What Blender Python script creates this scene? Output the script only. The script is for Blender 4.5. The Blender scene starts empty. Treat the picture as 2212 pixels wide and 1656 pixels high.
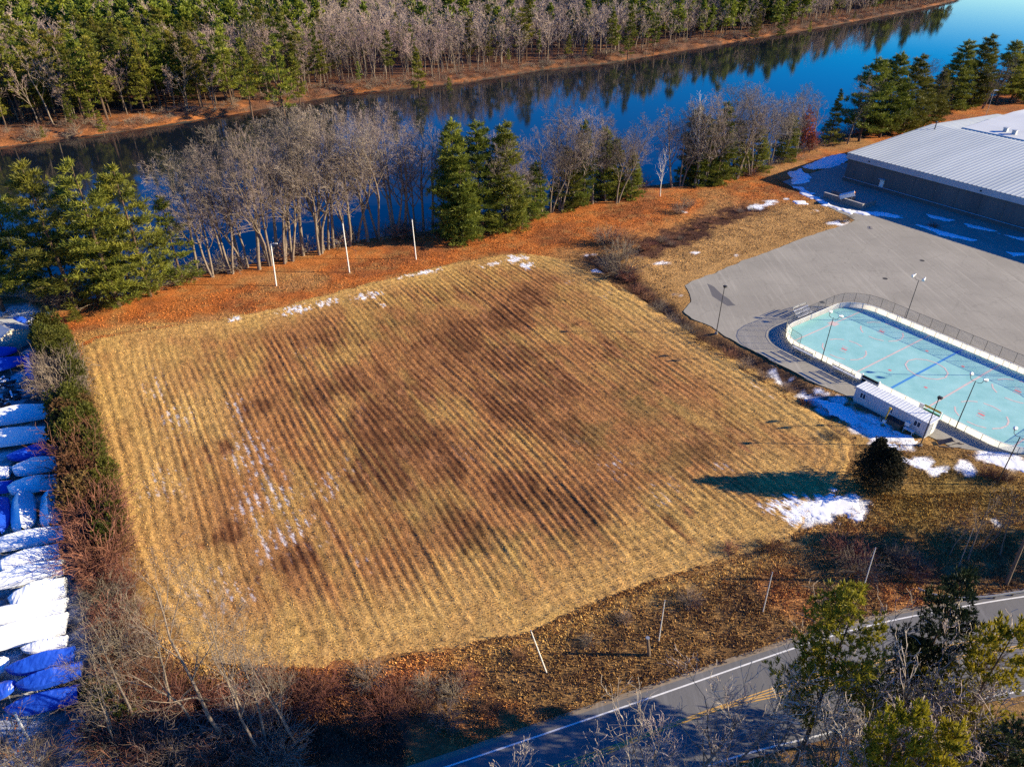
import bpy, math, random
import numpy as np
from mathutils import Vector
sc = bpy.context.scene
R = math.radians
# ---------------------------------------------------------------- camera, sky, sun, exposure
CAM_H = 65.0
PITCH = math.atan(1400 / 2130)
cam = bpy.data.cameras.new("camera"); camo = bpy.data.objects.new("camera", cam)
sc.collection.objects.link(camo); sc.camera = camo
camo.location = (0, 0, CAM_H); camo.rotation_euler = (math.pi / 2 - PITCH, 0, 0)
cam.sensor_width = 36; cam.lens = 2130 / 3072 * 36; cam.clip_end = 8000; cam.clip_start = 0.5
SUN_EL, SUN_AZ = 18.7, -1.5           # degrees; azimuth counted from +X
w = bpy.data.worlds.new("World"); sc.world = w; w.use_nodes = True
wn = w.node_tree.nodes; wl = w.node_tree.links
bg = wn["Background"]; sky = wn.new("ShaderNodeTexSky"); sky.sky_type = 'NISHITA'
sky.sun_disc = False; sky.sun_elevation = R(SUN_EL); sky.sun_rotation = R(90 - SUN_AZ)
sky.air_density = 1.0; sky.dust_density = 0.3; sky.ozone_density = 3.0
hs = wn.new("ShaderNodeHueSaturation"); hs.inputs["Saturation"].default_value = 2.05; hs.inputs["Hue"].default_value = 0.526
wl.new(sky.outputs[0], hs.inputs["Color"]); wl.new(hs.outputs[0], bg.inputs["Color"])
bg.inputs["Strength"].default_value = 0.10
sl = bpy.data.lights.new("sun", 'SUN'); sl.energy = 5.0; sl.angle = R(0.5); sl.color = (1.0, 0.85, 0.57)
so = bpy.data.objects.new("sun", sl); sc.collection.objects.link(so)
sd = Vector((math.cos(R(SUN_EL)) * math.cos(R(SUN_AZ)), math.cos(R(SUN_EL)) * math.sin(R(SUN_AZ)), math.sin(R(SUN_EL))))
so.rotation_euler = sd.to_track_quat('Z', 'Y').to_euler()
sc.view_settings.view_transform = 'Standard'; sc.view_settings.look = 'None'
sc.view_settings.gamma = 1.0; sc.view_settings.exposure = 1.28; sc.view_settings.use_curve_mapping = False
sc.render.engine = 'CYCLES'
sc.cycles.max_bounces = 5; sc.cycles.diffuse_bounces = 2; sc.cycles.glossy_bounces = 3; sc.cycles.transmission_bounces = 2
sc.cycles.use_denoising = False; sc.cycles.use_adaptive_sampling = False
sc.cycles.sample_clamp_indirect = 6

# ---------------------------------------------------------------- where things stand (photo point -> place in the world)
FP = 2130 / 3072 * 2212; CX, CY = 1106.0, 828.0
def G(x, y, z=0.0):
    dx = (x - CX) / FP; dy = -(y - CY) / FP
    d = (dx, math.cos(PITCH) + dy * math.sin(PITCH), -math.sin(PITCH) + dy * math.cos(PITCH))
    t = (z - CAM_H) / d[2]
    return (d[0] * t, d[1] * t)
def GA(pts, z=0.0): return np.array([G(p[0], p[1], z) for p in pts])
def PX(X, Y, Z=0.0):
    v1 = Y; v2 = Z - CAM_H
    zc = v1 * math.cos(PITCH) - v2 * math.sin(PITCH); yc = v1 * math.sin(PITCH) + v2 * math.cos(PITCH)
    return CX + FP * X / zc, CY - FP * yc / zc
def HGT(b, t):
    Y = G(*b)[1]; lo, hi = 0.0, 60.0
    for _ in range(40):
        m = (lo + hi) / 2
        if G(t[0], t[1], m)[1] > Y: lo = m
        else: hi = m
    return lo
RINK = R(-55.8)
A_ = np.array([math.cos(RINK), math.sin(RINK)]); B_ = np.array([-A_[1], A_[0]])
def AB(a, b): return tuple(a * A_ + b * B_)
def toAB(X, Y): return X * A_[0] + Y * A_[1], X * B_[0] + Y * B_[1]

# ---------------------------------------------------------------- noise and masks
def vnoise(x, y, s, seed=0):
    x = np.asarray(x, float) / s; y = np.asarray(y, float) / s
    xi = np.floor(x).astype(np.int64); yi = np.floor(y).astype(np.int64)
    fx = x - xi; fy = y - yi; fx = fx * fx * (3 - 2 * fx); fy = fy * fy * (3 - 2 * fy)
    def h(i, j):
        n = (i * 374761393 + j * 668265263 + seed * 974634777) & 0xffffffff
        n = ((n ^ (n >> 13)) * 1274126177) & 0xffffffff
        return ((n ^ (n >> 16)) & 0xffff) / 65535.0
    return (h(xi, yi) * (1 - fx) + h(xi + 1, yi) * fx) * (1 - fy) + (h(xi, yi + 1) * (1 - fx) + h(xi + 1, yi + 1) * fx) * fy
def fbm(x, y, s, seed=0, o=4):
    t = 0; a = 0.5; n = 0
    for k in range(o):
        t = t + a * vnoise(x, y, s, seed + k * 17); n += a; s = s * 0.5; a *= 0.55
    return t / n
def sstep(a, b, x):
    t = np.clip((x - a) / (b - a), 0, 1); return t * t * (3 - 2 * t)
def segdist(X, Y, pts):
    best = np.full(X.shape, 1e9)
    for (x0, y0), (x1, y1) in zip(pts[:-1], pts[1:]):
        dx, dy = x1 - x0, y1 - y0; L = dx * dx + dy * dy + 1e-9
        t = np.clip(((X - x0) * dx + (Y - y0) * dy) / L, 0, 1)
        best = np.minimum(best, np.hypot(X - x0 - t * dx, Y - y0 - t * dy))
    return best
def sdf(X, Y, poly):      # > 0 outside
    poly = np.asarray(poly); ins = np.zeros(X.shape, bool)
    q = np.vstack([poly, poly[:1]])
    for (x0, y0), (x1, y1) in zip(q[:-1], q[1:]):
        if y0 == y1: continue
        c = ((Y < y0) != (Y < y1)) & (X < (x1 - x0) * (Y - y0) / (y1 - y0) + x0)
        ins ^= c
    d = segdist(X, Y, q)
    return np.where(ins, -d, d)
ROWA = R(120.0); RU = np.array([math.cos(ROWA), math.sin(ROWA)]); RV = np.array([math.sin(ROWA), -math.cos(ROWA)])
def blob(X, Y, px, py, ru, rv):
    c = G(px, py); dx = X - c[0]; dy = Y - c[1]
    u = (dx * RU[0] + dy * RU[1]) / ru; v = (dx * RV[0] + dy * RV[1]) / rv
    return np.exp(-(u * u + v * v))
def blobs(X, Y, L):
    m = np.zeros(X.shape)
    for b in L: m = np.maximum(m, blob(X, Y, *b[:4]) * (b[4] if len(b) > 4 else 1.0))
    return m
def mixc(c, col, m): return c * (1 - m[..., None]) + np.array(col) * m[..., None]

# ---------------------------------------------------------------- mesh building
class MB:
    def __init__(s): s.v = []; s.f = []; s.n = 0; s.t = []; s.c = []
    def add(s, V, F, m=0, tint=0.5, col=None):
        V = np.asarray(V, float).reshape(-1, 3); F = np.asarray(F, np.int64)
        if len(V) == 0: return
        s.v.append(V); s.f.append((F + s.n, m)); s.n += len(V)
        s.t.append(np.broadcast_to(np.asarray(tint, float), (len(V),)).copy())
        s.c.append(np.ones((len(V), 4)) if col is None else np.c_[col, np.ones(len(V))])
    def box(s, x0, x1, y0, y1, z0, z1, m=0, M=None):
        V = np.array([[x, y, z] for z in (z0, z1) for y in (y0, y1) for x in (x0, x1)], float)
        if M is not None: V = V @ np.asarray(M[0]).T + np.asarray(M[1])
        s.add(V, [[0, 2, 3, 1], [4, 5, 7, 6], [0, 1, 5, 4], [2, 6, 7, 3], [0, 4, 6, 2], [1, 3, 7, 5]], m)
    def bar(s, p, q, wd, h, m=0):
        p = np.array(p, float); q = np.array(q, float); d = q - p; L = np.linalg.norm(d); d /= L
        u = np.array([0, 0, 1.0]) if abs(d[2]) < 0.95 else np.array([1.0, 0, 0])
        sx = np.cross(d, u); sx /= np.linalg.norm(sx); up = np.cross(sx, d)
        s.box(0, L, -wd / 2, wd / 2, -h / 2, h / 2, m, (np.stack([d, sx, up], 1), p))
    def tube(s, pts, rad, n=8, m=0, cap=True):
        pts = np.asarray(pts, float); k = len(pts); rad = np.broadcast_to(np.asarray(rad, float), (k,))
        T = np.gradient(pts, axis=0); T /= np.linalg.norm(T, axis=1)[:, None] + 1e-9
        V = []
        ref = np.array([0, 0, 1.0]) if abs(T[0][2]) < 0.9 else np.array([1.0, 0, 0])
        for i in range(k):
            a = np.cross(T[i], ref); a /= np.linalg.norm(a) + 1e-9; b = np.cross(T[i], a)
            for j in range(n):
                th = 2 * math.pi * j / n
                V.append(pts[i] + rad[i] * (a * math.cos(th) + b * math.sin(th)))
        F = [[i * n + j, i * n + (j + 1) % n, (i + 1) * n + (j + 1) % n, (i + 1) * n + j] for i in range(k - 1) for j in range(n)]
        s.add(V, F, m)
        if cap:
            for i in (0, k - 1):
                C = np.vstack([V[i * n:(i + 1) * n], [pts[i]]])
                s.add(C, [[j, (j + 1) % n, n] for j in range(n)], m)
    def segs(s, S, n=3, m=0, tint=0.5):
        S = np.asarray(S, float)
        if len(S) == 0: return
        p, q, r0, r1 = S[:, 0:3], S[:, 3:6], S[:, 6:7], S[:, 7:8]
        d = q - p; d = d / (np.linalg.norm(d, axis=1)[:, None] + 1e-9)
        ref = np.where(np.abs(d[:, 2:3]) < 0.9, np.array([[0, 0, 1.0]]), np.array([[1.0, 0, 0]]))
        a = np.cross(d, ref); a /= np.linalg.norm(a, axis=1)[:, None] + 1e-9; b = np.cross(d, a)
        ring = []
        for (c, r) in ((p, r0), (q, r1)):
            for j in range(n):
                th = 2 * math.pi * j / n
                ring.append(c + r * (a * math.cos(th) + b * math.sin(th)))
        V = np.stack(ring, 1).reshape(-1, 3); N = len(S)
        base = (np.arange(N) * 2 * n)[:, None]
        F = np.concatenate([base + np.array([[j, (j + 1) % n, n + (j + 1) % n, n + j]]) for j in range(n)])
        s.add(V, F, m, tint)
    def fan(s, C, D, size, wid, K, rng, m=0, spread=0.8, up=0.3, tint=None):
        N = len(C)
        d = D[:, None, :] * 0.7 + np.array([0, 0, up]) + rng.normal(0, spread, (N, K, 3)) * 0.6
        d /= np.linalg.norm(d, axis=2)[..., None] + 1e-9
        sd_ = np.cross(d, rng.normal(0, 1, (N, K, 3))); sd_ /= np.linalg.norm(sd_, axis=2)[..., None] + 1e-9
        sz = np.asarray(size).reshape(-1, 1, 1) * rng.uniform(0.6, 1.15, (N, K, 1))
        c = C[:, None, :] + rng.normal(0, 0.12, (N, K, 3)) * sz
        wv = sd_ * wid * np.asarray(size).reshape(-1, 1, 1)
        V = np.stack([c - wv * 0.35, c + d * sz * 0.55 - wv, c + d * sz, c + d * sz * 0.45 + wv], 2).reshape(-1, 3)
        F = np.arange(N * K * 4).reshape(-1, 4)
        t = rng.uniform(0, 1, N) if tint is None else tint
        s.add(V, F, m, np.repeat(t, K * 4))
    def mesh(s, name, mats, smooth=False, color=False):
        me = bpy.data.meshes.new(name)
        V = np.concatenate(s.v); me.vertices.add(len(V)); me.vertices.foreach_set("co", V.ravel())
        tot = [np.full(len(F), F.shape[1]) for F, m in s.f]; idx = [F.ravel() for F, m in s.f]
        mi = [np.full(len(F), m) for F, m in s.f]
        tot = np.concatenate(tot); idx = np.concatenate(idx); mi = np.concatenate(mi)
        me.loops.add(len(idx)); me.loops.foreach_set("vertex_index", idx.astype(np.int32))
        st = np.concatenate([[0], np.cumsum(tot)[:-1]])
        me.polygons.add(len(tot)); me.polygons.foreach_set("loop_start", st.astype(np.int32))
        me.polygons.foreach_set("material_index", mi.astype(np.int32))
        me.polygons.foreach_set("use_smooth", np.full(len(tot), smooth))
        for m in mats: me.materials.append(m)
        if color:
            at = me.attributes.new("col", 'FLOAT_COLOR', 'POINT'); at.data.foreach_set("color", np.concatenate(s.c).ravel().astype(np.float32))
        else:
            at = me.attributes.new("tint", 'FLOAT', 'POINT'); at.data.foreach_set("value", np.concatenate(s.t).astype(np.float32))
        me.update(calc_edges=True); me.validate(); return me
    def build(s, name, mats, parent=None, smooth=False, color=False):
        if not isinstance(mats, (list, tuple)): mats = [mats]
        return put(name, s.mesh(name, mats, smooth, color), parent)
def put(name, me, parent=None):
    o = bpy.data.objects.new(name, me); sc.collection.objects.link(o)
    if parent is not None: o.parent = parent
    return o
def tag(o, label=None, cat=None, group=None, kind=None):
    if label: o["label"] = label
    if cat: o["category"] = cat
    if group: o["group"] = group
    if kind: o["kind"] = kind
    return o
def thing(name, label, cat, loc=(0, 0, 0), rz=0.0, group=None):
    o = bpy.data.objects.new(name, None); sc.collection.objects.link(o)
    o.location = (loc[0], loc[1], loc[2] if len(loc) > 2 else 0); o.rotation_euler = (0, 0, rz); o.empty_display_size = 0.5
    return tag(o, label, cat, group)
def copy_thing(src, loc, rz, scale, label, group):
    c = src.copy(); sc.collection.objects.link(c)
    c.location = loc; c.rotation_euler = (0, 0, rz); c.scale = scale
    c["label"] = label
    if group: c["group"] = group
    elif "group" in c: del c["group"]
    for ch in src.children:
        d = ch.copy(); sc.collection.objects.link(d); d.parent = c
        for g in ch.children:
            e = g.copy(); sc.collection.objects.link(e); e.parent = d
    return c

# ---------------------------------------------------------------- materials
def nt(name):
    m = bpy.data.materials.new(name); m.use_nodes = True
    N = m.node_tree.nodes; L = m.node_tree.links
    return m, N, L, N["Principled BSDF"]
def setp(p, **k):
    for a, v in k.items():
        p.inputs[a].default_value = v
def noise(N, L, scale, detail=4, vec=None, rough=0.55):
    t = N.new("ShaderNodeTexNoise"); t.inputs["Scale"].default_value = scale; t.inputs["Detail"].default_value = detail
    t.inputs["Roughness"].default_value = rough
    if vec is not None: L.new(vec, t.inputs["Vector"])
    return t
def ramp(N, L, src, stops):
    r = N.new("ShaderNodeValToRGB"); e = r.color_ramp.elements
    while len(e) < len(stops): e.new(0.5)
    for k, (p, c) in enumerate(stops):
        e[k].position = p; e[k].color = (c, c, c, 1) if isinstance(c, (int, float)) else (*c, 1)
    L.new(src, r.inputs[0]); return r.outputs[0]
def mixn(N, L, fac, a, b, mode='MIX'):
    x = N.new("ShaderNodeMix"); x.data_type = 'RGBA'; x.blend_type = mode
    for s, v in ((x.inputs[0], fac), (x.inputs[6], a), (x.inputs[7], b)):
        if hasattr(v, "is_linked"): L.new(v, s)
        elif isinstance(v, (int, float)): s.default_value = v
        else: s.default_value = (*v, 1)
    return x.outputs[2]
def bump(N, L, p, src, st, dist):
    b = N.new("ShaderNodeBump"); b.inputs["Strength"].default_value = st; b.inputs["Distance"].default_value = dist
    L.new(src, b.inputs["Height"]); L.new(b.outputs[0], p.inputs["Normal"])
def mat(name, col, rough=0.7, var=0.25, scale=3.0, metal=0.0, bmp=0.0, col2=None, spec=0.5, stretch=None):
    m, N, L, p = nt(name)
    tc = N.new("ShaderNodeTexCoord"); v = tc.outputs["Object"]
    if stretch:
        mp = N.new("ShaderNodeMapping"); mp.inputs["Scale"].default_value = stretch; L.new(v, mp.inputs[0]); v = mp.outputs[0]
    n = noise(N, L, scale, 6, v)
    c2 = col2 or tuple(c * (1 - var) for c in col)
    f = ramp(N, L, n.outputs["Fac"], [(0.35, 0.0), (0.65, 1.0)])
    L.new(mixn(N, L, f, c2, col), p.inputs["Base Color"])
    setp(p, Roughness=rough, Metallic=metal); p.inputs["Specular IOR Level"].default_value = spec
    if bmp: bump(N, L, p, n.outputs["Fac"], 0.6, bmp)
    return m
def leafmat(name, c_lo, c_hi, rough=0.6, trans=0.25, hue=0.03, val=0.35):
    m, N, L, p = nt(name)
    at = N.new("ShaderNodeAttribute"); at.attribute_name = "tint"
    oi = N.new("ShaderNodeObjectInfo")
    c = mixn(N, L, at.outputs["Fac"], c_lo, c_hi)
    h = N.new("ShaderNodeHueSaturation"); L.new(c, h.inputs["Color"])
    mr = N.new("ShaderNodeMapRange"); mr.inputs["To Min"].default_value = 0.5 - hue; mr.inputs["To Max"].default_value = 0.5 + hue
    L.new(oi.outputs["Random"], mr.inputs[0]); L.new(mr.outputs[0], h.inputs["Hue"])
    mv = N.new("ShaderNodeMapRange"); mv.inputs["To Min"].default_value = 1 - val; mv.inputs["To Max"].default_value = 1 + val
    ml = N.new("ShaderNodeMath"); ml.operation = 'FRACT'; mm = N.new("ShaderNodeMath"); mm.operation = 'MULTIPLY'; mm.inputs[1].default_value = 7.31
    L.new(oi.outputs["Random"], mm.inputs[0]); L.new(mm.outputs[0], ml.inputs[0]); L.new(ml.outputs[0], mv.inputs[0]); L.new(mv.outputs[0], h.inputs["Value"])
    L.new(h.outputs[0], p.inputs["Base Color"]); setp(p, Roughness=rough); p.inputs["Specular IOR Level"].default_value = 0.2
    if trans:
        tr = N.new("ShaderNodeBsdfTranslucent"); L.new(h.outputs[0], tr.inputs[0])
        mx = N.new("ShaderNodeMixShader"); mx.inputs[0].default_value = trans
        L.new(p.outputs[0], mx.inputs[1]); L.new(tr.outputs[0], mx.inputs[2]); L.new(mx.outputs[0], N["Material Output"].inputs[0])
    return m
def groundmat(name, sc1, sc2, amt, bst, bd, rough=0.9):
    m, N, L, p = nt(name)
    at = N.new("ShaderNodeAttribute"); at.attribute_name = "col"
    tc = N.new("ShaderNodeTexCoord")
    n1 = noise(N, L, sc1, 8, tc.outputs["Object"], 0.7); n2 = noise(N, L, sc2, 6, tc.outputs["Object"], 0.65)
    f1 = ramp(N, L, n1.outputs["Fac"], [(0.3, 1 - amt), (0.7, 1 + amt)])
    # values over one need a map range, not a ramp
    mr = N.new("ShaderNodeMapRange"); mr.inputs["From Min"].default_value = 0.3; mr.inputs["From Max"].default_value = 0.7
    mr.inputs["To Min"].default_value = 1 - amt; mr.inputs["To Max"].default_value = 1 + amt; mr.clamp = True
    L.new(n1.outputs["Fac"], mr.inputs[0])
    mr2 = N.new("ShaderNodeMapRange"); mr2.inputs["From Min"].default_value = 0.3; mr2.inputs["From Max"].default_value = 0.7
    mr2.inputs["To Min"].default_value = 1 - amt * 0.6; mr2.inputs["To Max"].default_value = 1 + amt * 0.6
    L.new(n2.outputs["Fac"], mr2.inputs[0])
    ml = N.new("ShaderNodeMath"); ml.operation = 'MULTIPLY'; L.new(mr.outputs[0], ml.inputs[0]); L.new(mr2.outputs[0], ml.inputs[1])
    vm = N.new("ShaderNodeVectorMath"); vm.operation = 'SCALE'; L.new(at.outputs["Color"], vm.inputs[0]); L.new(ml.outputs[0], vm.inputs["Scale"])
    L.new(vm.outputs[0], p.inputs["Base Color"]); setp(p, Roughness=rough); p.inputs["Specular IOR Level"].default_value = 0.15
    bump(N, L, p, n1.outputs["Fac"], bst, bd)
    N.remove(f1.node)
    return m
M = {}
M['ground'] = groundmat('ground_soil_and_leaves', 2.2, 0.35, 0.55, 1.0, 0.35)
M['field'] = groundmat('mown_stubble', 5.0, 0.9, 0.55, 0.7, 0.10)
M['straw'] = groundmat('straw_blades', 3.0, 0.6, 0.3, 0.0, 0.01)
M['bark'] = mat('grey_bark', (0.23, 0.18, 0.14), 0.9, 0.4, 4, spec=0.1)
M['twig'] = leafmat('grey_twigs', (0.13, 0.10, 0.085), (0.31, 0.255, 0.215), 0.9, 0.0, 0.02, 0.3)
M['twig_far'] = leafmat('mauve_far_twigs', (0.17, 0.115, 0.10), (0.38, 0.28, 0.25), 0.9, 0.0, 0.025, 0.35)
M['birch'] = mat('pale_birch_bark', (0.62, 0.58, 0.54), 0.8, 0.35, 3)
M['pinebark'] = mat('pine_bark', (0.13, 0.085, 0.06), 0.9, 0.4, 4, spec=0.1)
M['pine'] = leafmat('pine_needles', (0.05, 0.075, 0.014), (0.25, 0.25, 0.034), 0.55, 0.25, 0.02, 0.3)
M['pine_far'] = leafmat('far_pine_needles', (0.04, 0.065, 0.012), (0.25, 0.235, 0.028), 0.55, 0.3, 0.03, 0.4)
M['pine_olive'] = leafmat('olive_pine_needles', (0.08, 0.09, 0.012), (0.36, 0.31, 0.028), 0.55, 0.3, 0.01, 0.15); M['twig_pale'] = leafmat('pale_roadside_twigs', (0.22, 0.17, 0.14), (0.46, 0.38, 0.32), 0.9, 0.0, 0.02, 0.25)
M['pine_dark'] = leafmat('dark_spruce_needles', (0.010, 0.022, 0.012), (0.035, 0.055, 0.022), 0.55, 0.15, 0.015, 0.2)
M['pine_yellow'] = leafmat('yellow_green_needles', (0.10, 0.105, 0.010), (0.34, 0.28, 0.02), 0.55, 0.3, 0.01, 0.15)
M['juniper'] = leafmat('dark_juniper', (0.014, 0.017, 0.007), (0.05, 0.04, 0.02), 0.7, 0.1, 0.01, 0.1)
M['hedge_green'] = leafmat('hedge_leaves', (0.03, 0.04, 0.008), (0.13, 0.12, 0.02), 0.6, 0.25, 0.03, 0.3)
M['hedge_brown'] = leafmat('dry_brown_leaves', (0.07, 0.04, 0.018), (0.20, 0.11, 0.045), 0.8, 0.2, 0.02, 0.3)
M['brush_red'] = leafmat('red_brown_stems', (0.09, 0.035, 0.022), (0.26, 0.12, 0.075), 0.85, 0.0, 0.015, 0.3)
M['brush_grey'] = leafmat('grey_brown_stems', (0.10, 0.075, 0.055), (0.27, 0.21, 0.16), 0.85, 0.0, 0.02, 0.3)
M['leaf_red'] = leafmat('russet_leaves', (0.16, 0.035, 0.02), (0.34, 0.09, 0.05), 0.7, 0.3, 0.01, 0.2)
M['leaf_orange'] = leafmat('orange_leaves', (0.35, 0.10, 0.02), (0.6, 0.22, 0.04), 0.7, 0.3, 0.01, 0.2)
M['white_paint'] = mat('white_paint', (0.78, 0.78, 0.76), 0.5, 0.12, 2)
M['pole_white'] = mat('pale_pole', (0.72, 0.70, 0.66), 0.6, 0.15, 3)
M['pole_dark'] = mat('dark_metal_pole', (0.035, 0.035, 0.038), 0.5, 0.3, 3)
M['steel'] = mat('galvanised_steel', (0.42, 0.43, 0.44), 0.45, 0.2, 4, metal=0.6)
M['alu'] = mat('aluminium_planks', (0.55, 0.57, 0.60), 0.45, 0.15, 3, metal=0.3)
M['black'] = mat('black_panel', (0.02, 0.02, 0.022), 0.6, 0.3, 3)
M['yellow'] = mat('yellow_pad', (0.62, 0.40, 0.02), 0.6, 0.2, 3)
M['green'] = mat('green_panel', (0.03, 0.20, 0.07), 0.6, 0.2, 3)
M['glass'] = mat('dark_window_glass', (0.03, 0.04, 0.06), 0.12, 0.2, 1)
M['concrete'] = mat('weathered_concrete', (0.24, 0.22, 0.20), 0.9, 0.35, 0.8)
M['wood'] = mat('weathered_wood', (0.16, 0.11, 0.08), 0.85, 0.4, 5)
M['snow'] = mat('snow', (0.84, 0.86, 0.88), 0.7, 0.06, 2.0, bmp=0.05)
M['red'] = mat('red_boards', (0.45, 0.05, 0.03), 0.7, 0.3, 3)
M['orange'] = mat('orange_plastic', (0.7, 0.22, 0.03), 0.6, 0.2, 3)
M['rubber'] = mat('black_rubber', (0.02, 0.02, 0.02), 0.8, 0.2, 5)

# ---------------------------------------------------------------- lines that shape the land
NEAR = [(-700, -190), (-400, -10), (-180, 92)] + [G(*p) for p in [(0, 640), (150, 652), (280, 636), (420, 594), (600, 560), (760, 520), (960, 495), (1130, 468), (1240, 434), (1380, 405), (1640, 370), (1760, 310), (1900, 275), (2212, 190)]] + [(335, 430), (600, 690), (1500, 1500)]
FAR = [G(p[0], p[1], -2.5) for p in [(0, 320), (250, 288), (530, 245), (740, 206), (1000, 180), (1170, 152), (1310, 138), (1600, 90), (1800, 56), (2000, 18), (2080, -2)]]
FAR = [(-700, -30), (-420, 95), (-260, 195)] + FAR + [(640, 960), (1500, 1800)]
FARO = [(x - 2.1, y + 2.8) for x, y in FAR]
RIVER = NEAR + FARO[::-1]
FIELD = [(165, 750), (190, 850), (215, 950), (240, 1070), (272, 1200), (318, 1310), (400, 1420), (520, 1462), (800, 1440), (900, 1424), (1150, 1380), (1250, 1330), (1400, 1275), (1600, 1215), (1720, 1170), (1800, 1090), (1850, 1000), (1848, 950), (1780, 905), (1650, 820), (1500, 730), (1370, 640), (1270, 580), (1190, 550), (1100, 545), (1000, 560), (850, 595), (600, 660), (450, 690), (300, 710), (200, 728)]
FIELDW = GA(FIELD)
LOT = [(1482, 616), (1500, 606), (1600, 566), (1720, 520), (1850, 476), (1800, 452), (1742, 420), (1690, 392), (1830, 352)]
LOTW = [tuple(p) for p in GA(LOT)] + [AB(-124, 214), AB(-60, 214), AB(40, 214), AB(40, 96)] + [tuple(p) for p in GA([(2330, 1020), (2212, 985), (2128, 972), (2060, 966), (1975, 930), (1990, 905), (1850, 862), (1760, 828), (1690, 790), (1640, 766), (1572, 728), (1540, 705), (1495, 688), (1478, 672), (1494, 652)])]
ROADL = GA([(600, 1760), (945, 1646), (1330, 1515), (1725, 1383), (1870, 1342), (2010, 1313), (2212, 1278), (2500, 1245), (2900, 1215)])
ROADR = GA([(900, 1900), (1330, 1735), (1598, 1645), (1852, 1580), (2050, 1535), (2212, 1502), (2500, 1462), (2900, 1430)])
ROADP = np.vstack([ROADL, ROADR[::-1]])
DITCH = GA([(1290, 560), (1345, 600), (1400, 650), (1480, 710), (1580, 760), (1680, 810), (1790, 885)])
HEDGE = GA([(112, 745), (140, 860), (165, 970), (190, 1070), (205, 1160), (215, 1230), (235, 1330), (265, 1430), (260, 1540)])
YARD = np.vstack([[(-200, 100), (-200, -20), (-30, 5)], GA([(300, 1656), (215, 1500), (200, 1330), (175, 1200), (155, 1060), (125, 900), (95, 745), (110, 690), (60, 655), (0, 660)])])

# ---------------------------------------------------------------- ground: one sheet to the horizon
def axis(core0, core1, step, lo, hi, mid):
    a = [core0]; s = step
    while a[-1] > lo: s *= 1.15; a.append(a[-1] - s)
    c = list(np.arange(core0, core1, step)); b = [core1]; s = step
    while b[-1] < hi: s = min(s * 1.15, 2.6) if b[-1] < mid else s * 1.15; b.append(b[-1] + s)
    return np.array(a[1:][::-1] + c + b)
def ground_height(X, Y):
    d = sdf(X, Y, RIVER)
    far = (segdist(X, Y, FARO) < segdist(X, Y, NEAR))
    z = np.where(far, -2.6 * sstep(6.0, -4.0, d + 3 * (fbm(X, Y, 9, 8) - .5)), -2.6 * sstep(0, -4.0, d)) - 2.5 * sstep(-4, -10, d)
    rough = 0.25 * (fbm(X, Y, 6, 3) - 0.5) + np.where(far, 0.5, 0.35) * (fbm(X, Y, 30, 5) - 0.5)
    flat = np.minimum(sdf(X, Y, LOTW), sdf(X, Y, ROADP)); flat = np.minimum(flat, sdf(X, Y, FIELDW) + .5)
    k = sstep(0.3, 5.0, flat); z = z + rough * k - 0.06 * (1 - sstep(0.0, 0.8, np.minimum(sdf(X, Y, LOTW), sdf(X, Y, ROADP))))
    z = z - 0.35 * (1 - sstep(-3.0, -1.2, sdf(X, Y, FIELDW)))
    z = z - 0.9 * np.exp(-(segdist(X, Y, DITCH) / 2.2) ** 2) - 1.0 * blobs(X, Y, [(1560, 460, 7, 9), (1620, 450, 5, 7), (1470, 500, 6, 8)])
    return z, d, far
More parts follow.
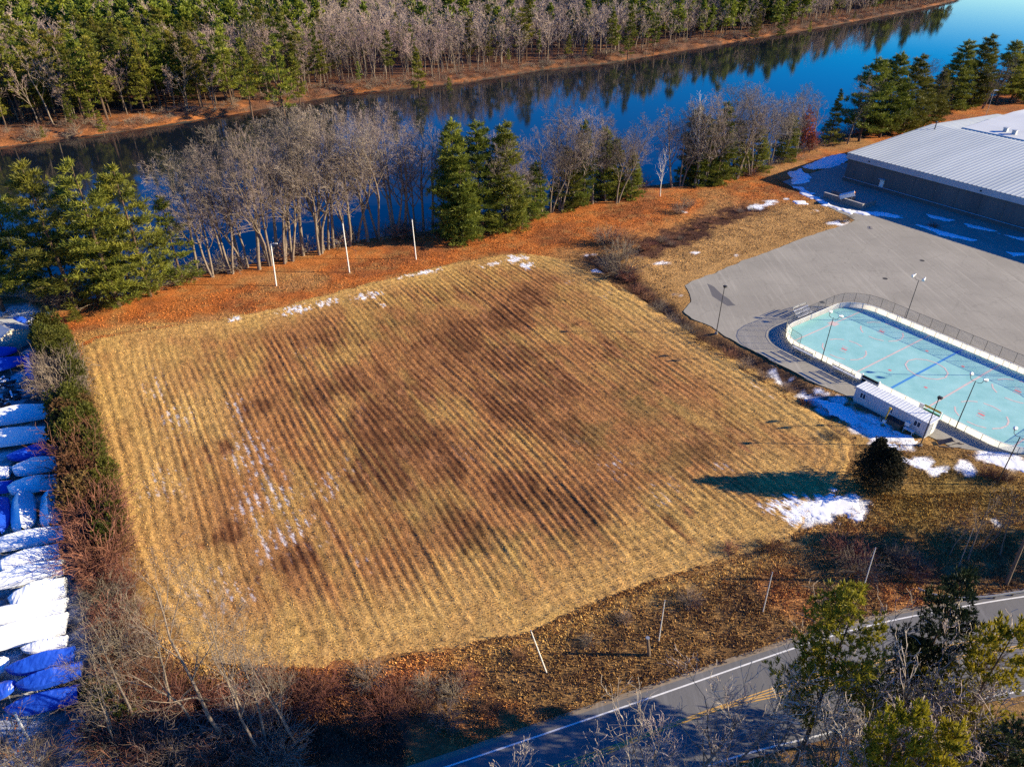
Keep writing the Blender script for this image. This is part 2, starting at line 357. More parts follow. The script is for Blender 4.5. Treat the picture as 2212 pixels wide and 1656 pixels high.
def ground_colour(X, Y, d, far):
    n1 = fbm(X, Y, 9, 11); n2 = fbm(X, Y, 2.2, 23); n3 = fbm(X, Y, 28, 31)
    c = np.zeros(X.shape + (3,)) + np.array([0.30, 0.165, 0.055])
    # far wood floor: brown with open orange litter by the water
    c = mixc(c, (0.17, 0.075, 0.035), np.where(far, 1.0, 0.0))
    c = mixc(c, (0.42, 0.145, 0.04), np.where(far, sstep(26, 4, d) * sstep(0.44, 0.64, n3) * 0.4, 0)); c = mixc(c, (0.42, 0.15, 0.04), blobs(X, Y, [(290, 258, 14, 12), (390, 246, 10, 10), (770, 190, 14, 8), (1390, 118, 14, 8)]) * .9); c = mixc(c, (0.10, 0.06, 0.04), np.where(far, sstep(.45, .62, n1) * sstep(5, 0, d), 0) * .85)
    c = mixc(c, (0.11, 0.055, 0.035), np.where(far, sstep(0.44, 0.6, .6 * n1 + .4 * n2) * 0.85, 0))
    # near bank: orange leaf litter between the trees and the field
    fd = sdf(X, Y, FIELDW)
    bank = np.where(~far & (Y > 105), sstep(34, 20, d), 0)
    bank = np.maximum(bank, blobs(X, Y, [(1200, 500, 14, 14), (1330, 470, 16, 20), (1480, 430, 16, 20), (1560, 410, 14, 16), (420, 660, 10, 22), (150, 720, 7, 8), (200, 700, 8, 8), (1700, 370, 20, 8)]))
    c = mixc(c, (0.40, 0.118, 0.024), bank * (0.75 + 0.25 * sstep(0.3, 0.6, n1)))
    c = mixc(c, (0.20, 0.075, 0.028), bank * sstep(0.46, 0.68, n1) * 0.7); c = mixc(c, (0.33, 0.20, 0.08), bank * sstep(0.52, 0.66, n3) * .6)
    # pale lawn between ditch and lot, with the hollow coloured darker
    c = mixc(c, (0.42, 0.24, 0.085), blobs(X, Y, [(1450, 570, 9, 13), (1560, 520, 7, 13), (1650, 480, 8, 12), (1720, 460, 6, 8)]) ** 0.6 * 0.9)
    c = mixc(c, (0.30, 0.17, 0.06), sstep(0.5, 0.7, n2) * 0.5 * np.where(far, 0, 1))
    c = mixc(c, (0.085, 0.038, 0.022), sstep(0.35, 0.75, blobs(X, Y, [(1440, 520, 6, 9), (1480, 500, 6, 9), (1520, 482, 5, 8), (1555, 468, 5, 8), (1590, 455, 5, 8), (1625, 445, 4, 6), (1390, 545, 5, 5)]) + 0.9 * (n2 - 0.5) + .7 * (fbm(X, Y, 1.5, 63) - .5)))
    dd = segdist(X, Y, DITCH)
    c = mixc(c, (0.085, 0.042, 0.025), sstep(4.5, 1.5, dd + 3 * (n2 - 0.5)) * 0.9)
    # verge between field and road
    vg = np.where(Y < 66, sstep(-1, 2, fd), 0) * np.where(X > -24, 1, 0)
    c = mixc(c, (0.21, 0.125, 0.05), vg * 0.7); c = mixc(c, (0.15, 0.08, 0.035), vg * sstep(0.48, 0.66, n2) * 0.7)
    c = mixc(c, (0.34, 0.14, 0.045), vg * sstep(0.55, 0.7, n1) * 0.7)
    hd = np.where((fd > 0) & (fd < 3.5), 1 - fd / 3.5, 0) * np.where(Y < 120, 1, 0)
    c = mixc(c, (0.44, 0.27, 0.085), hd * 0.8)
    # green-tinged lawn around the dark bush
    c = mixc(c, (0.24, 0.16, 0.035), blobs(X, Y, [(2050, 1050, 6, 8), (1980, 1100, 6, 8), (2150, 1080, 6, 8)]) * 0.8)
    # thicket floor, lower left
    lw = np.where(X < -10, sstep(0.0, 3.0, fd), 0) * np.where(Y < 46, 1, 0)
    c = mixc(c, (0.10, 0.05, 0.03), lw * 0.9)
    c = mixc(c, (0.40, 0.15, 0.045), blobs(X, Y, [(700, 1450, 3, 5), (860, 1470, 2.5, 6), (560, 1480, 2, 4)]) * 0.9)
    # boatyard: trampled snow and mud
    yd = sdf(X, Y, YARD); yi = sstep(0.8, -0.8, yd)
    c = mixc(c, (0.60, 0.62, 0.66), yi); c = mixc(c, (0.07, 0.06, 0.05), yi * sstep(0.45, 0.58, n2) * 0.85)
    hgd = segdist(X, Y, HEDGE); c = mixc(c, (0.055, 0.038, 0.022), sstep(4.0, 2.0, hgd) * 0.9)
    c = mixc(c, (0.05, 0.045, 0.035), np.where(d < -2.4, 1.0, 0.0))
    # thin old snow lying on the ground
    s = blobs(X, Y, [(1500, 545, 1.3, 1.6), (1425, 570, 1.8, 2.2, .8), (1640, 440, 2.2, 3.5), (1660, 436, 2, 3), (1590, 552, .7, .8, .9), (1810, 482, 1.6, 3.2), (1470, 636, 1.8, 2.2), (1275, 550, 1.2, 1.6, .9), (1290, 583, 1.3, 1.6, .9),
        (1690, 815, 2.2, 1.6), (1670, 800, 1.5, 1.5, .9), (1740, 852, 1.2, 1.5), (1850, 905, 6.0, 3.2, 1.3), (1810, 880, 5, 3.0, 1.3), (1900, 925, 4.0, 3.0, 1.3), (1780, 865, 2.5, 1.8, 1.2), (1940, 955, 2.6, 2.2, 1.25), (1900, 955, 2.2, 2.4, 1.2), (1990, 1000, 1.2, 3.0, 1.0), (2030, 1018, .9, 2.4, .9),
        (2140, 985, 2.6, 3.6, 1.2), (2190, 1000, 2.6, 3.6, 1.2), (2250, 1010, 3, 4, 1.2), (2090, 1010, 1.5, 3, .85), (1780, 1100, 2.6, 3.2, 1.3), (1840, 1085, 2.6, 2.4, 1.25), (1740, 1110, 2.2, 2.4, 1.0), (1850, 1130, 1.2, 2, .7), (2150, 1130, 1.6, .8, 1.1), (1480, 456, 1.0, 1.5, .8), (1760, 455, 1.5, 1.5, .7), (1700, 430, 1.5, 2.5, .8)])
    s = sstep(.06, .3, s) * sstep(0.46, 0.76, s * .85 + 1.0 * (n2 - 0.5) + 1.1 * (fbm(X, Y, 1.4, 77, 2) - 0.5))
    c = mixc(c, (0.80, 0.82, 0.85), s * np.where(yd < 0, 0, 1))
    return c, s
xs = axis(-190, 160, 0.7, -2600, 2600, 470); ys = axis(26, 340, 0.7, -60, 3200, 800)
X, Y = np.meshgrid(xs, ys); Z, D, FR = ground_height(X, Y); COL, SNOW = ground_colour(X, Y, D, FR)
ny, nx = X.shape; ii = np.arange(ny * nx).reshape(ny, nx)
Fq = np.stack([ii[:-1, :-1], ii[:-1, 1:], ii[1:, 1:], ii[1:, :-1]], -1).reshape(-1, 4)
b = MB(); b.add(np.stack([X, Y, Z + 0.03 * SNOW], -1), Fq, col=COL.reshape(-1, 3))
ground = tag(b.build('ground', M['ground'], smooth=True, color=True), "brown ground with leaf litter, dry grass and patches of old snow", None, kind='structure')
def gz(x, y):
    z, _, _ = ground_height(np.array([float(x)]), np.array([float(y)])); return float(z[0])

# river
m, N, L, p = nt('river_water')
setp(p, Roughness=0.03); p.inputs["Base Color"].default_value = (0.006, 0.010, 0.016, 1); p.inputs["IOR"].default_value = 1.45
tc = N.new("ShaderNodeTexCoord"); mp = N.new("ShaderNodeMapping"); mp.inputs["Scale"].default_value = (0.5, 1.3, 1); mp.inputs["Rotation"].default_value = (0, 0, R(-35))
L.new(tc.outputs["Object"], mp.inputs[0]); n1 = noise(N, L, 0.9, 4, mp.outputs[0]); bump(N, L, p, n1.outputs["Fac"], 0.07, 0.14)
M['water'] = m
b = MB(); b.add([(-1500, -400, -2.5), (2600, -400, -2.5), (2600, 3000, -2.5), (-1500, 3000, -2.5)], [[0, 1, 2, 3]])
tag(b.build('river', M['water']), "dark blue river reflecting the far woods and the sky", None, kind='structure')

# ---------------------------------------------------------------- mown field with furrows
uu = np.arange(20, 172, 0.34); vv = np.arange(-45, 96, 0.16)
c0 = FIELDW.mean(0)
pr_u = (FIELDW @ RU); pr_v = (FIELDW @ RV)
uu = np.arange(pr_u.min() - 1, pr_u.max() + 1, 0.34); vv = np.arange(pr_v.min() - 1, pr_v.max() + 1, 0.16)
U, V = np.meshgrid(uu, vv); FX = U * RU[0] + V * RV[0]; FY = U * RU[1] + V * RV[1]
fd = sdf(FX, FY, FIELDW)
wob = 1.5 * (fbm(U, V, 34, 41, 2) - 0.5) + 0.16 * (vnoise(U / 3, V, 2.5, 43) - 0.5)
edge = sstep(-13, -2, fd + 4 * (fbm(FX, FY, 12, 91) - 0.5))                 # headland: rows bend and fade
ph = (V + wob * 1.6) / 1.06
row = np.abs(((ph % 1.0) - 0.5)) * 2                                          # 1 on the furrow, 0 on the ridge crest
wid = vnoise(np.floor(ph) * 7.3, 0 * ph, 1.0, 55)
rowd = 0.5 + 0.5 * np.cos(2 * math.pi * ph)
amp = (0.03 + 0.07 * sstep(.3, .75, fbm(FX, FY, 17, 61))) * (0.45 + 0.9 * wid) * (1 - 0.8 * edge) * (0.6 + 0.7 * vnoise(U / 14, V, 1.3, 67))
lump = fbm(U, V * 1.5, 0.9, 71, 3) - 0.5
h = 0.02 + amp * (1 - rowd) + 0.11 * lump + 0.12 * (fbm(FX, FY, 7, 73) - 0.5)
ring = 0.5 + 0.5 * np.cos(2 * math.pi * (-fd + 1.2 * fbm(FX, FY, 6, 75)) / 1.5)
h = h + 0.07 * edge * (1 - ring)
h = h * sstep(0.6, -1.6, fd) - 0.30 * sstep(-1.2, 0.8, fd + 1.8 * (fbm(FX, FY, 2.5, 79) - 0.5))
fn = fbm(FX, FY, 10, 81); fn2 = fbm(FX, FY, 2.4, 83); fn3 = fbm(U / 3.5, V, 0.8, 85, 3)
c = np.zeros(FX.shape + (3,)) + np.array([0.42, 0.245, 0.075])
c = mixc(c, (0.34, 0.150, 0.055), sstep(0.32, 0.56, .6 * fn + .4 * fbm(U / 5, V, 1.6, 87, 3)) * 0.85)
dark = blobs(FX, FY, [(1090, 690, 7, 7), (1000, 735, 9, 7), (1150, 640, 6, 5), (1100, 770, 8, 7), (860, 860, 10, 6), (700, 850, 7, 4), (760, 830, 6, 4), (900, 960, 9, 8), (840, 1010, 7, 6), (790, 930, 8, 4), (960, 1010, 6, 4), (1120, 870, 9, 6), (1190, 820, 8, 5), (1210, 930, 5, 4), (1100, 1060, 5, 6, .8), (1230, 1110, 6, 5, .9), (640, 1205, 2.6, 3.2), (470, 1165, 2.6, 3, .9), (560, 880, 3, 3, .8), (480, 965, 3, 3, .8), (1240, 700, 2, 2), (1340, 760, 5, 4, .9), (1540, 950, 5, 6, .75), (1470, 1110, 4, 4, .7), (700, 730, 7, 9, .6), (960, 640, 5, 12, .55), (1400, 820, 5, 5, .6), (1000, 1130, 5, 5, .7)])
fs = fbm(U / 7, V, 1.3, 89, 3); pat = sstep(0.27, 0.80, dark * 0.95 + 0.7 * (fn2 - 0.5) + 1.1 * (fs - 0.5) + 0.5 * (fn3 - 0.5) + .12 * sstep(.5, .7, fn))
c = mixc(c, (0.14, 0.056, 0.022), pat * (0.62 + .38 * sstep(.3, .8, rowd + .6 * (fs - .5))))
c = mixc(c, (0.40, 0.19, 0.08), pat * sstep(0.55, 0.75, fn3) * 0.45)
grn = blobs(FX, FY, [(1390, 870, 6, 5), (1300, 940, 5, 6, .8), (1450, 1000, 5, 6, .8), (850, 700, 5, 7, .7), (1130, 1180, 6, 8, .8), (900, 1120, 5, 6, .6), (1200, 560, 2, 4)])
c = mixc(c, (0.19, 0.155, 0.045), grn * 0.55 * sstep(0.35, 0.6, fn2))
lgt = np.maximum(edge * 0.8, blobs(FX, FY, [(300, 800, 20, 8), (330, 1000, 20, 6), (420, 900, 12, 6), (420, 1250, 8, 6), (900, 1330, 6, 16), (1500, 1180, 8, 14), (1700, 1020, 10, 7), (1500, 720, 16, 4), (1350, 640, 12, 4)]))
c = mixc(c, (0.56, 0.36, 0.115), lgt * 0.75 * (1 - pat))
c = mixc(c, c * np.array([0.46, 0.36, 0.32]), sstep(0.5, 0.95, rowd + .5 * (fn3 - .5)) * (1 - edge * .8) * (0.25 + .75 * sstep(.25, .7, wid)) * (.42 + .38 * sstep(.4, .6, fbm(FX, FY, 14, 101))))      # darker, redder colour along the furrows
c = mixc(c, c * 1.35, sstep(0.62, 0.85, fn3) * 0.7); c = mixc(c, c * 0.5, sstep(0.42, 0.2, fn3) * 0.6)
sb = blobs(FX, FY, [(515, 880, 6, 2.5, 1), (540, 980, 9, 4.5, 1.05), (580, 1080, 8, 6, 1.05), (620, 1160, 6, 7, 1), (500, 1290, 4, 6, .8), (450, 1260, 4, 5, .75), (330, 830, 9, 3, .8), (380, 900, 10, 4, .8), (360, 1050, 8, 6, .75), (700, 1050, 5, 4, .8), (760, 1010, 6, 3, .7), (1330, 1000, 6, 5, .7), (1420, 1060, 6, 6, .75), (1560, 1010, 4, 5, .7), (1250, 950, 5, 4, .65), (1660, 850, 6, 1.2, .9), (800, 1200, 5, 6, .65), (650, 760, 6, 8, .55), (780, 900, 5, 4, .6), (1000, 980, 5, 4, .6), (1300, 640, 4, 4, .7), (1240, 610, 3, 3, .7)])
fn4 = np.random.default_rng(6).normal(0, .18, FX.shape) + fbm(U / 2, V, 0.45, 95, 2); sn = sstep(.3, .8, sb) * sstep(.35, .75, rowd) * sstep(0.70, 1.0, sb * 0.62 + 0.42 * (rowd - 0.5) + 0.5 * (fn3 - 0.5) + 0.85 * (fn4 - 0.5) + 0.4 * (fn2 - .5)) * (1 - 0.85 * pat) * .6
top = blobs(FX, FY, [(1110, 560, 2.2, 4, 1.1), (1140, 575, 2.0, 2.4, 1.0), (1060, 572, 1.2, 4, .85), (920, 588, 1.3, 4.5, 1.05), (880, 596, 1.0, 3, .9), (790, 640, 2.6, 3.5, .95), (700, 655, 2, 5, .85), (640, 670, 2.4, 4, .95), (560, 668, 1.2, 4, .8), (500, 690, 1.2, 3, .7), (820, 660, 2, 2, .85)])
sn = np.maximum(sn, sstep(.15, .5, top) * sstep(0.56, 0.72, top * 0.72 + 0.9 * (fn3 - 0.5) + 0.9 * (fn4 - .5) + 0.5 * (fn2 - 0.5)))
bs = blobs(FX, FY, [(1780, 1100, 2.8, 3.4, 1.25), (1830, 1080, 2.6, 2.4, 1.25), (1730, 1112, 2.2, 2.6, 1.0), (1700, 1080, 2, 2.5, .8), (1660, 1100, 1.5, 2.5, .6)])
sn = np.maximum(sn, sstep(.1, .4, bs) * sstep(0.50, 0.66, bs * .9 + 0.6 * (fn2 - 0.5) + 0.6 * (fn3 - .5) + .6 * (fn4 - .5)))
c = mixc(c, (0.78, 0.80, 0.84), sn * 0.95)
h = h + 0.03 * sn
nv, nu = FX.shape; ii = np.arange(nv * nu).reshape(nv, nu)
Fq = np.stack([ii[:-1, :-1], ii[:-1, 1:], ii[1:, 1:], ii[1:, :-1]], -1).reshape(-1, 4)
keep = (fd.ravel()[Fq].min(1) < 0.8); Fq = Fq[keep][:, ::-1]
used = np.unique(Fq); rem = -np.ones(nv * nu, np.int64); rem[used] = np.arange(len(used))
b = MB(); b.add(np.stack([FX, FY, h], -1).reshape(-1, 3)[used], rem[Fq], col=c.reshape(-1, 3)[used])
tag(b.build('field', M['field'], smooth=True, color=True), "straw coloured mown field with curved rows, dark weedy patches and snow in the furrows", None, kind='structure')
# straw stubble standing on the field
rng = np.random.default_rng(5)
ins = np.flatnonzero((fd < -0.3).ravel())
def blades(pos, col, hgt, wid, rng, lean=0.9):
    n = len(pos); th = rng.uniform(0, 2 * math.pi, n); l = rng.uniform(0.2, lean, n)
    d = np.stack([np.cos(th) * l, np.sin(th) * l, np.ones(n)], 1) * hgt[:, None]
    ph_ = rng.uniform(0, math.pi, n); sv = np.stack([np.cos(ph_), np.sin(ph_), 0 * ph_], 1) * wid[:, None]
    Vx = np.stack([pos - sv, pos + sv, pos + d], 1).reshape(-1, 3)
    return Vx, np.arange(3 * n).reshape(-1, 3), np.repeat(col, 3, 0)
pick = rng.choice(ins, 300000)
pos = np.stack([FX.ravel()[pick], FY.ravel()[pick], h.ravel()[pick] - 0.02], 1) + np.c_[rng.uniform(-.1, .1, (len(pick), 2)), np.zeros(len(pick))]
cc = np.clip(c.reshape(-1, 3)[pick], 0, 0.62) * rng.uniform(0.45, 1.6, (len(pick), 1))
okp = rng.uniform(0, 1, len(pick)) > sn.ravel()[pick] * 0.75
hg = rng.uniform(0.05, 0.2, len(pick)); wd = rng.uniform(0.02, 0.055, len(pick))
b = MB(); v_, f_, k_ = blades(pos[okp], cc[okp], hg[okp], wd[okp], rng); b.add(v_, f_, col=k_)
tag(b.build('stubble', M['straw'], color=True), "short dry straw stubble covering the mown field", "stubble", kind='stuff')
# dry grass and litter on the verges, bank and lawns
def scatter(poly, n, seed, hlo, hhi, w0, w1, dull=1.0, clump=2.0):
    r = np.random.default_rng(seed); poly = np.asarray(poly); lo = poly.min(0); hi = poly.max(0)
    P = r.uniform(lo, hi, (n * 3, 2)); P = P[sdf(P[:, 0], P[:, 1], poly) < 0][:n]
    k = fbm(P[:, 0], P[:, 1], clump, seed) + r.uniform(-.2, .2, len(P)) > 0.40; P = P[k]
    z, d, far = ground_height(P[:, 0], P[:, 1]); c, s = ground_colour(P[:, 0], P[:, 1], d, far)
    ok = (s < 0.4) & (sdf(P[:, 0], P[:, 1], LOTW) > 0.15) & (sdf(P[:, 0], P[:, 1], ROADP) > 0.2) & (d > -2)
    P, z, c = P[ok], z[ok], c[ok]
    return blades(np.c_[P, z - 0.03], c * r.uniform(0.5, 1.7, (len(P), 1)) * dull, r.uniform(hlo, hhi, len(P)), r.uniform(w0, w1, len(P)), r)
b = MB()
v_, f_, k_ = scatter(GA([(740, 1450), (900, 1408), (1150, 1362), (1250, 1312), (1400, 1255), (1600, 1195), (1700, 1160), (1900, 1070), (2250, 1060), (2250, 1290), (1900, 1330), (1600, 1420), (1000, 1620)]), 110000, 8, .08, .36, .03, .08, 1.35, 1.1); b.add(v_, f_, col=k_)
v_, f_, k_ = scatter(GA([(150, 700), (600, 600), (1000, 520), (1250, 460), (1500, 410), (1800, 350), (1850, 470), (1450, 600), (1480, 700), (1850, 860), (1850, 960), (1400, 700), (1230, 560), (850, 600), (450, 700), (170, 760)]), 90000, 9, .1, .3, .05, .13, 1.0); b.add(v_, f_, col=k_)
v_, f_, k_ = scatter(GA([(1850, 960), (2000, 960), (2250, 1000), (2250, 1090), (1900, 1100), (1780, 1180)]), 30000, 10, .08, .22, .03, .07, 1.0); b.add(v_, f_, col=k_)
v_, f_, k_ = scatter(GA([(300, 1330), (420, 1430), (800, 1450), (900, 1650), (200, 1650)]), 50000, 11, .15, .45, .03, .08, 1.2); b.add(v_, f_, col=k_)
tag(b.build('dry_grass', M['straw'], color=True), "dry grass and fallen leaves along the verge, lawn and river bank", "dry grass", kind='stuff')
# ---------------------------------------------------------------- asphalt: lot and road
def asphalt(name, base, tintb, crack=0.5, vscale=0.22):
    m, N, L, p = nt(name); tc = N.new("ShaderNodeTexCoord"); v = tc.outputs["Object"]
    n1 = noise(N, L, 0.09, 5, v, 0.6); n2 = noise(N, L, 6.0, 5, v, 0.7); n3 = noise(N, L, 0.7, 4, v)
    wv = N.new("ShaderNodeVectorMath"); wv.operation = 'ADD'; L.new(v, wv.inputs[0])
    sc_ = N.new("ShaderNodeVectorMath"); sc_.operation = 'SCALE'; sc_.inputs["Scale"].default_value = 2.2; L.new(n3.outputs["Color"], sc_.inputs[0]); L.new(sc_.outputs[0], wv.inputs[1])
    vo = N.new("ShaderNodeTexVoronoi"); vo.feature = 'DISTANCE_TO_EDGE'; vo.inputs["Scale"].default_value = vscale; L.new(wv.outputs[0], vo.inputs["Vector"])
    cr = ramp(N, L, vo.outputs["Distance"], [(0.0, 0.0), (0.018, 1.0)])
    c = mixn(N, L, ramp(N, L, n1.outputs["Fac"], [(0.3, 0), (0.7, 1)]), tintb, base)
    c = mixn(N, L, ramp(N, L, n2.outputs["Fac"], [(0.35, 0.0), (0.65, 0.45)]), c, tuple(x * 0.62 for x in base))
    fc = N.new("ShaderNodeMath"); fc.operation = 'SUBTRACT'; fc.inputs[0].default_value = 1.0; L.new(cr, fc.inputs[1])
    fm = N.new("ShaderNodeMath"); fm.operation = 'MULTIPLY'; fm.inputs[1].default_value = crack; L.new(fc.outputs[0], fm.inputs[0])
    c = mixn(N, L, fm.outputs[0], c, tuple(x * 0.35 for x in base))
    mp = N.new("ShaderNodeMapping"); mp.inputs["Rotation"].default_value = (0, 0, R(35)); mp.inputs["Scale"].default_value = (1.6, .05, 1); L.new(v, mp.inputs[0]); n5 = noise(N, L, 1.0, 5, mp.outputs[0], .7)
    c = mixn(N, L, ramp(N, L, n5.outputs["Fac"], [(0.52, 0.0), (0.66, 0.5)]), c, tuple(x * 0.70 for x in base)); c = mixn(N, L, ramp(N, L, n5.outputs["Fac"], [(0.34, 0.4), (0.46, 0.0)]), c, tuple(x * 1.22 for x in base))
    L.new(c, p.inputs["Base Color"]); setp(p, Roughness=0.85); p.inputs["Specular IOR Level"].default_value = 0.25
    bump(N, L, p, n2.outputs["Fac"], 0.4, 0.02); return m
M['lot'] = asphalt('old_asphalt', (0.36, 0.335, 0.275), (0.255, 0.236, 0.195), 0.35, 0.16)
M['road'] = asphalt('road_asphalt', (0.17, 0.168, 0.17), (0.13, 0.128, 0.13), 0.25, 0.1)
M['shoulder'] = asphalt('sandy_edge', (0.30, 0.25, 0.19), (0.20, 0.15, 0.10), 0.1)
def rough_outline(pts, seed, amp=0.35, step=0.7):
    out = []; pts = [tuple(p) for p in pts]; r = np.random.default_rng(seed)
    for (x0, y0), (x1, y1) in zip(pts, pts[1:] + pts[:1]):
        n = max(1, int(math.hypot(x1 - x0, y1 - y0) / step)); n = min(n, 120)
        for k in range(n):
            t = k / n; x = x0 + (x1 - x0) * t; y = y0 + (y1 - y0) * t
            out.append((x + amp * (float(vnoise(x, y, 2.1, seed)) - 0.5) * 2, y + amp * (float(vnoise(x, y, 2.1, seed + 9)) - 0.5) * 2))
    return out
def sheet(name, pts, z, m, parent=None, M0=None):
    b = MB(); P = np.c_[np.asarray(pts, float), np.full(len(pts), z)]
    if np.sum(P[:, 0] * np.roll(P[:, 1], -1) - P[:, 1] * np.roll(P[:, 0], -1)) < 0: P = P[::-1]
    b.add(P, [list(range(len(P)))]); return b.build(name, m, parent)
tag(sheet('parking_lot', rough_outline(LOTW, 3), 0.02, M['lot']), "wide grey asphalt lot with cracks", None, kind='structure')
def ribbon(b, pts, wd, z, m=0, seg=2.0):
    P = [np.array(pts[0], float)]
    for p, q in zip(pts[:-1], pts[1:]):
        p = np.array(p, float); q = np.array(q, float); n = max(1, int(np.linalg.norm(q - p) / seg))
        P += [p + (q - p) * k / n for k in range(1, n + 1)]
    P = np.array(P); T = np.gradient(P, axis=0); T /= np.linalg.norm(T, axis=1)[:, None]; Nn = np.c_[-T[:, 1], T[:, 0]]
    V = np.concatenate([np.c_[P + Nn * wd / 2, np.full(len(P), z)], np.c_[P - Nn * wd / 2, np.full(len(P), z)]]); n = len(P)
    b.add(V, [[i, n + i, n + i + 1, i + 1] for i in range(n - 1)], m)
def smooth(pts, k=8):
    pts = np.asarray(pts, float); P = np.vstack([2 * pts[0] - pts[1], pts, 2 * pts[-1] - pts[-2]]); out = []
    for i in range(1, len(P) - 2):
        for j in range(k):
            t = j / k; a, b_, c_, d = P[i - 1], P[i], P[i + 1], P[i + 2]
            out.append(0.5 * (2 * b_ + (c_ - a) * t + (2 * a - 5 * b_ + 4 * c_ - d) * t * t + (3 * b_ - a - 3 * c_ + d) * t ** 3))
    out.append(pts[-1]); return np.array(out)
RL, RR = smooth(ROADL), smooth(ROADR)
tag(sheet('road', np.vstack([RL, RR[::-1]]), 0.02, M['road']), "two lane asphalt road", None, kind='structure')
b = MB(); ribbon(b, RL, 1.1, 0.012); tag(b.build('road_shoulder', M['shoulder']), "sandy strip along the road edge", None, kind='structure')
def paintmat(name, col, worn=0.45):
    m, N, L, p = nt(name); tc = N.new("ShaderNodeTexCoord"); n = noise(N, L, 2.0, 6, tc.outputs["Object"], 0.7)
    f = ramp(N, L, n.outputs["Fac"], [(0.35, worn), (0.6, 0.0)])
    L.new(mixn(N, L, f, col, tuple(0.3 + 0.2 * c for c in col)), p.inputs["Base Color"]); setp(p, Roughness=0.7); return m
M['line_white'] = paintmat('white_road_paint', (0.74, 0.74, 0.72)); M['line_yellow'] = paintmat('yellow_road_paint', (0.62, 0.33, 0.03))
WL = smooth(GA([(600, 1778), (945, 1662), (1330, 1532), (1725, 1396), (1870, 1353), (2010, 1323), (2212, 1288), (2500, 1255)]))
YL = smooth(GA([(900, 1750), (1190, 1658), (1330, 1611), (1530, 1536), (1730, 1470), (1860, 1436), (2050, 1396), (2212, 1368), (2500, 1330)]))
Y2 = smooth(GA([(1240, 1656), (1390, 1590), (1530, 1538), (1620, 1513), (1760, 1484), (1900, 1455), (2080, 1418), (2212, 1395), (2500, 1355)]))
W2 = smooth(GA([(1330, 1718), (1598, 1631), (1752, 1592), (1852, 1566), (2050, 1524), (2212, 1491), (2500, 1452)]))
b = MB(); ribbon(b, WL, 0.16, 0.026, 0); ribbon(b, W2, 0.16, 0.026, 0)
for c_, s_ in ((YL, 1), (Y2, 1)):
    T = np.gradient(c_, axis=0); T /= np.linalg.norm(T, axis=1)[:, None]; Nn = np.c_[-T[:, 1], T[:, 0]]
    ribbon(b, c_ + Nn * 0.13, 0.11, 0.026 if c_ is YL else 0.030, 1); ribbon(b, c_ - Nn * 0.13, 0.11, 0.026 if c_ is YL else 0.030, 1)
tag(b.build('road_markings', [M['line_white'], M['line_yellow']]), "white edge lines and double yellow centre lines on the road", None, kind='structure')
# manhole covers and asphalt patch
for k, (px, py, lb) in enumerate([(1530, 562, "round dark manhole cover in the asphalt nearest the pale lawn"), (1912, 602, "round dark manhole cover in the open asphalt left of the twin floodlight"), (1992, 563, "round dark manhole cover farthest right in the open asphalt"), (1776, 653, "round dark manhole cover just outside the rink fence corner")][1:]):
    x, y = G(px, py); b = MB(); t = np.linspace(0, 2 * math.pi, 24, endpoint=False)
    b.tube([(0, 0, 0.0), (0, 0, 0.03)], [0.55, 0.5], 20); o = b.build('manhole_cover', M['rubber']); o.location = (x, y, 0.01); tag(o, lb, "manhole cover", "manhole covers in the lot")
tag(sheet('asphalt_patch', rough_outline(GA([(1527, 613), (1542, 620), (1590, 660), (1572, 661), (1540, 640)]), 5, 0.15), 0.026, asphalt('newer_asphalt', (0.15, 0.145, 0.145), (0.12, 0.115, 0.115), 0.2)), "darker patch of newer asphalt", None, kind='structure')

# ---------------------------------------------------------------- hockey rink
RC = AB(-45.45, 116.85); HX, HY = 22.45, 12.15
def rrect(hx, hy, r, n=9):
    P = []
    for cx_, cy_, a0 in ((hx - r, hy - r, 0), (-hx + r, hy - r, 90), (-hx + r, -hy + r, 180), (hx - r, -hy + r, 270)):
        for k in range(n + 1):
            a = R(a0 + 90 * k / n); P.append((cx_ + r * math.cos(a), cy_ + r * math.sin(a)))
    return P
def resample(P, step, closed=True):
    P = np.array(P, float); Q = np.vstack([P, P[:1]]) if closed else P
    s = np.concatenate([[0], np.cumsum(np.linalg.norm(np.diff(Q, axis=0), axis=1))]); n = int(round(s[-1] / step))
    t = np.linspace(0, s[-1], n + 1); t = t[:-1] if closed else t
    return np.c_[np.interp(t, s, Q[:, 0]), np.interp(t, s, Q[:, 1])]
m, N, L, p = nt('teal_court'); tc = N.new("ShaderNodeTexCoord"); n1 = noise(N, L, 0.25, 6, tc.outputs["Object"], 0.65); n2 = noise(N, L, 2.5, 6, tc.outputs["Object"], 0.7)
c_ = mixn(N, L, ramp(N, L, n1.outputs["Fac"], [(0.35, 0), (0.65, 1)]), (0.20, 0.46, 0.45), (0.29, 0.56, 0.55))
L.new(mixn(N, L, ramp(N, L, n2.outputs["Fac"], [(0.55, 0.0), (0.72, 0.35)]), c_, (0.16, 0.33, 0.34)), p.inputs["Base Color"]); setp(p, Roughness=0.75); M['court'] = m
o = sheet('rink_floor', rrect(HX, HY, 6.0), 0.034, M['court']); o.location = (*RC, 0); o.rotation_euler.z = RINK
tag(o, "pale teal hockey rink floor", None, kind='structure')
M['line_pink'] = paintmat('faded_pink_paint', (0.66, 0.50, 0.45), 0.9); M['line_blue'] = paintmat('blue_paint', (0.02, 0.22, 0.55), 0.15); M['line_red'] = paintmat('red_paint', (0.65, 0.16, 0.16), 0.5)
b = MB(); hy_ = HY - 0.1
for x in (-6.15, 6.4): ribbon(b, [(x, -hy_), (x, hy_)], 0.32, 0.040, 0)
ribbon(b, [(0, -hy_), (0, hy_)], 0.42, 0.040, 1)
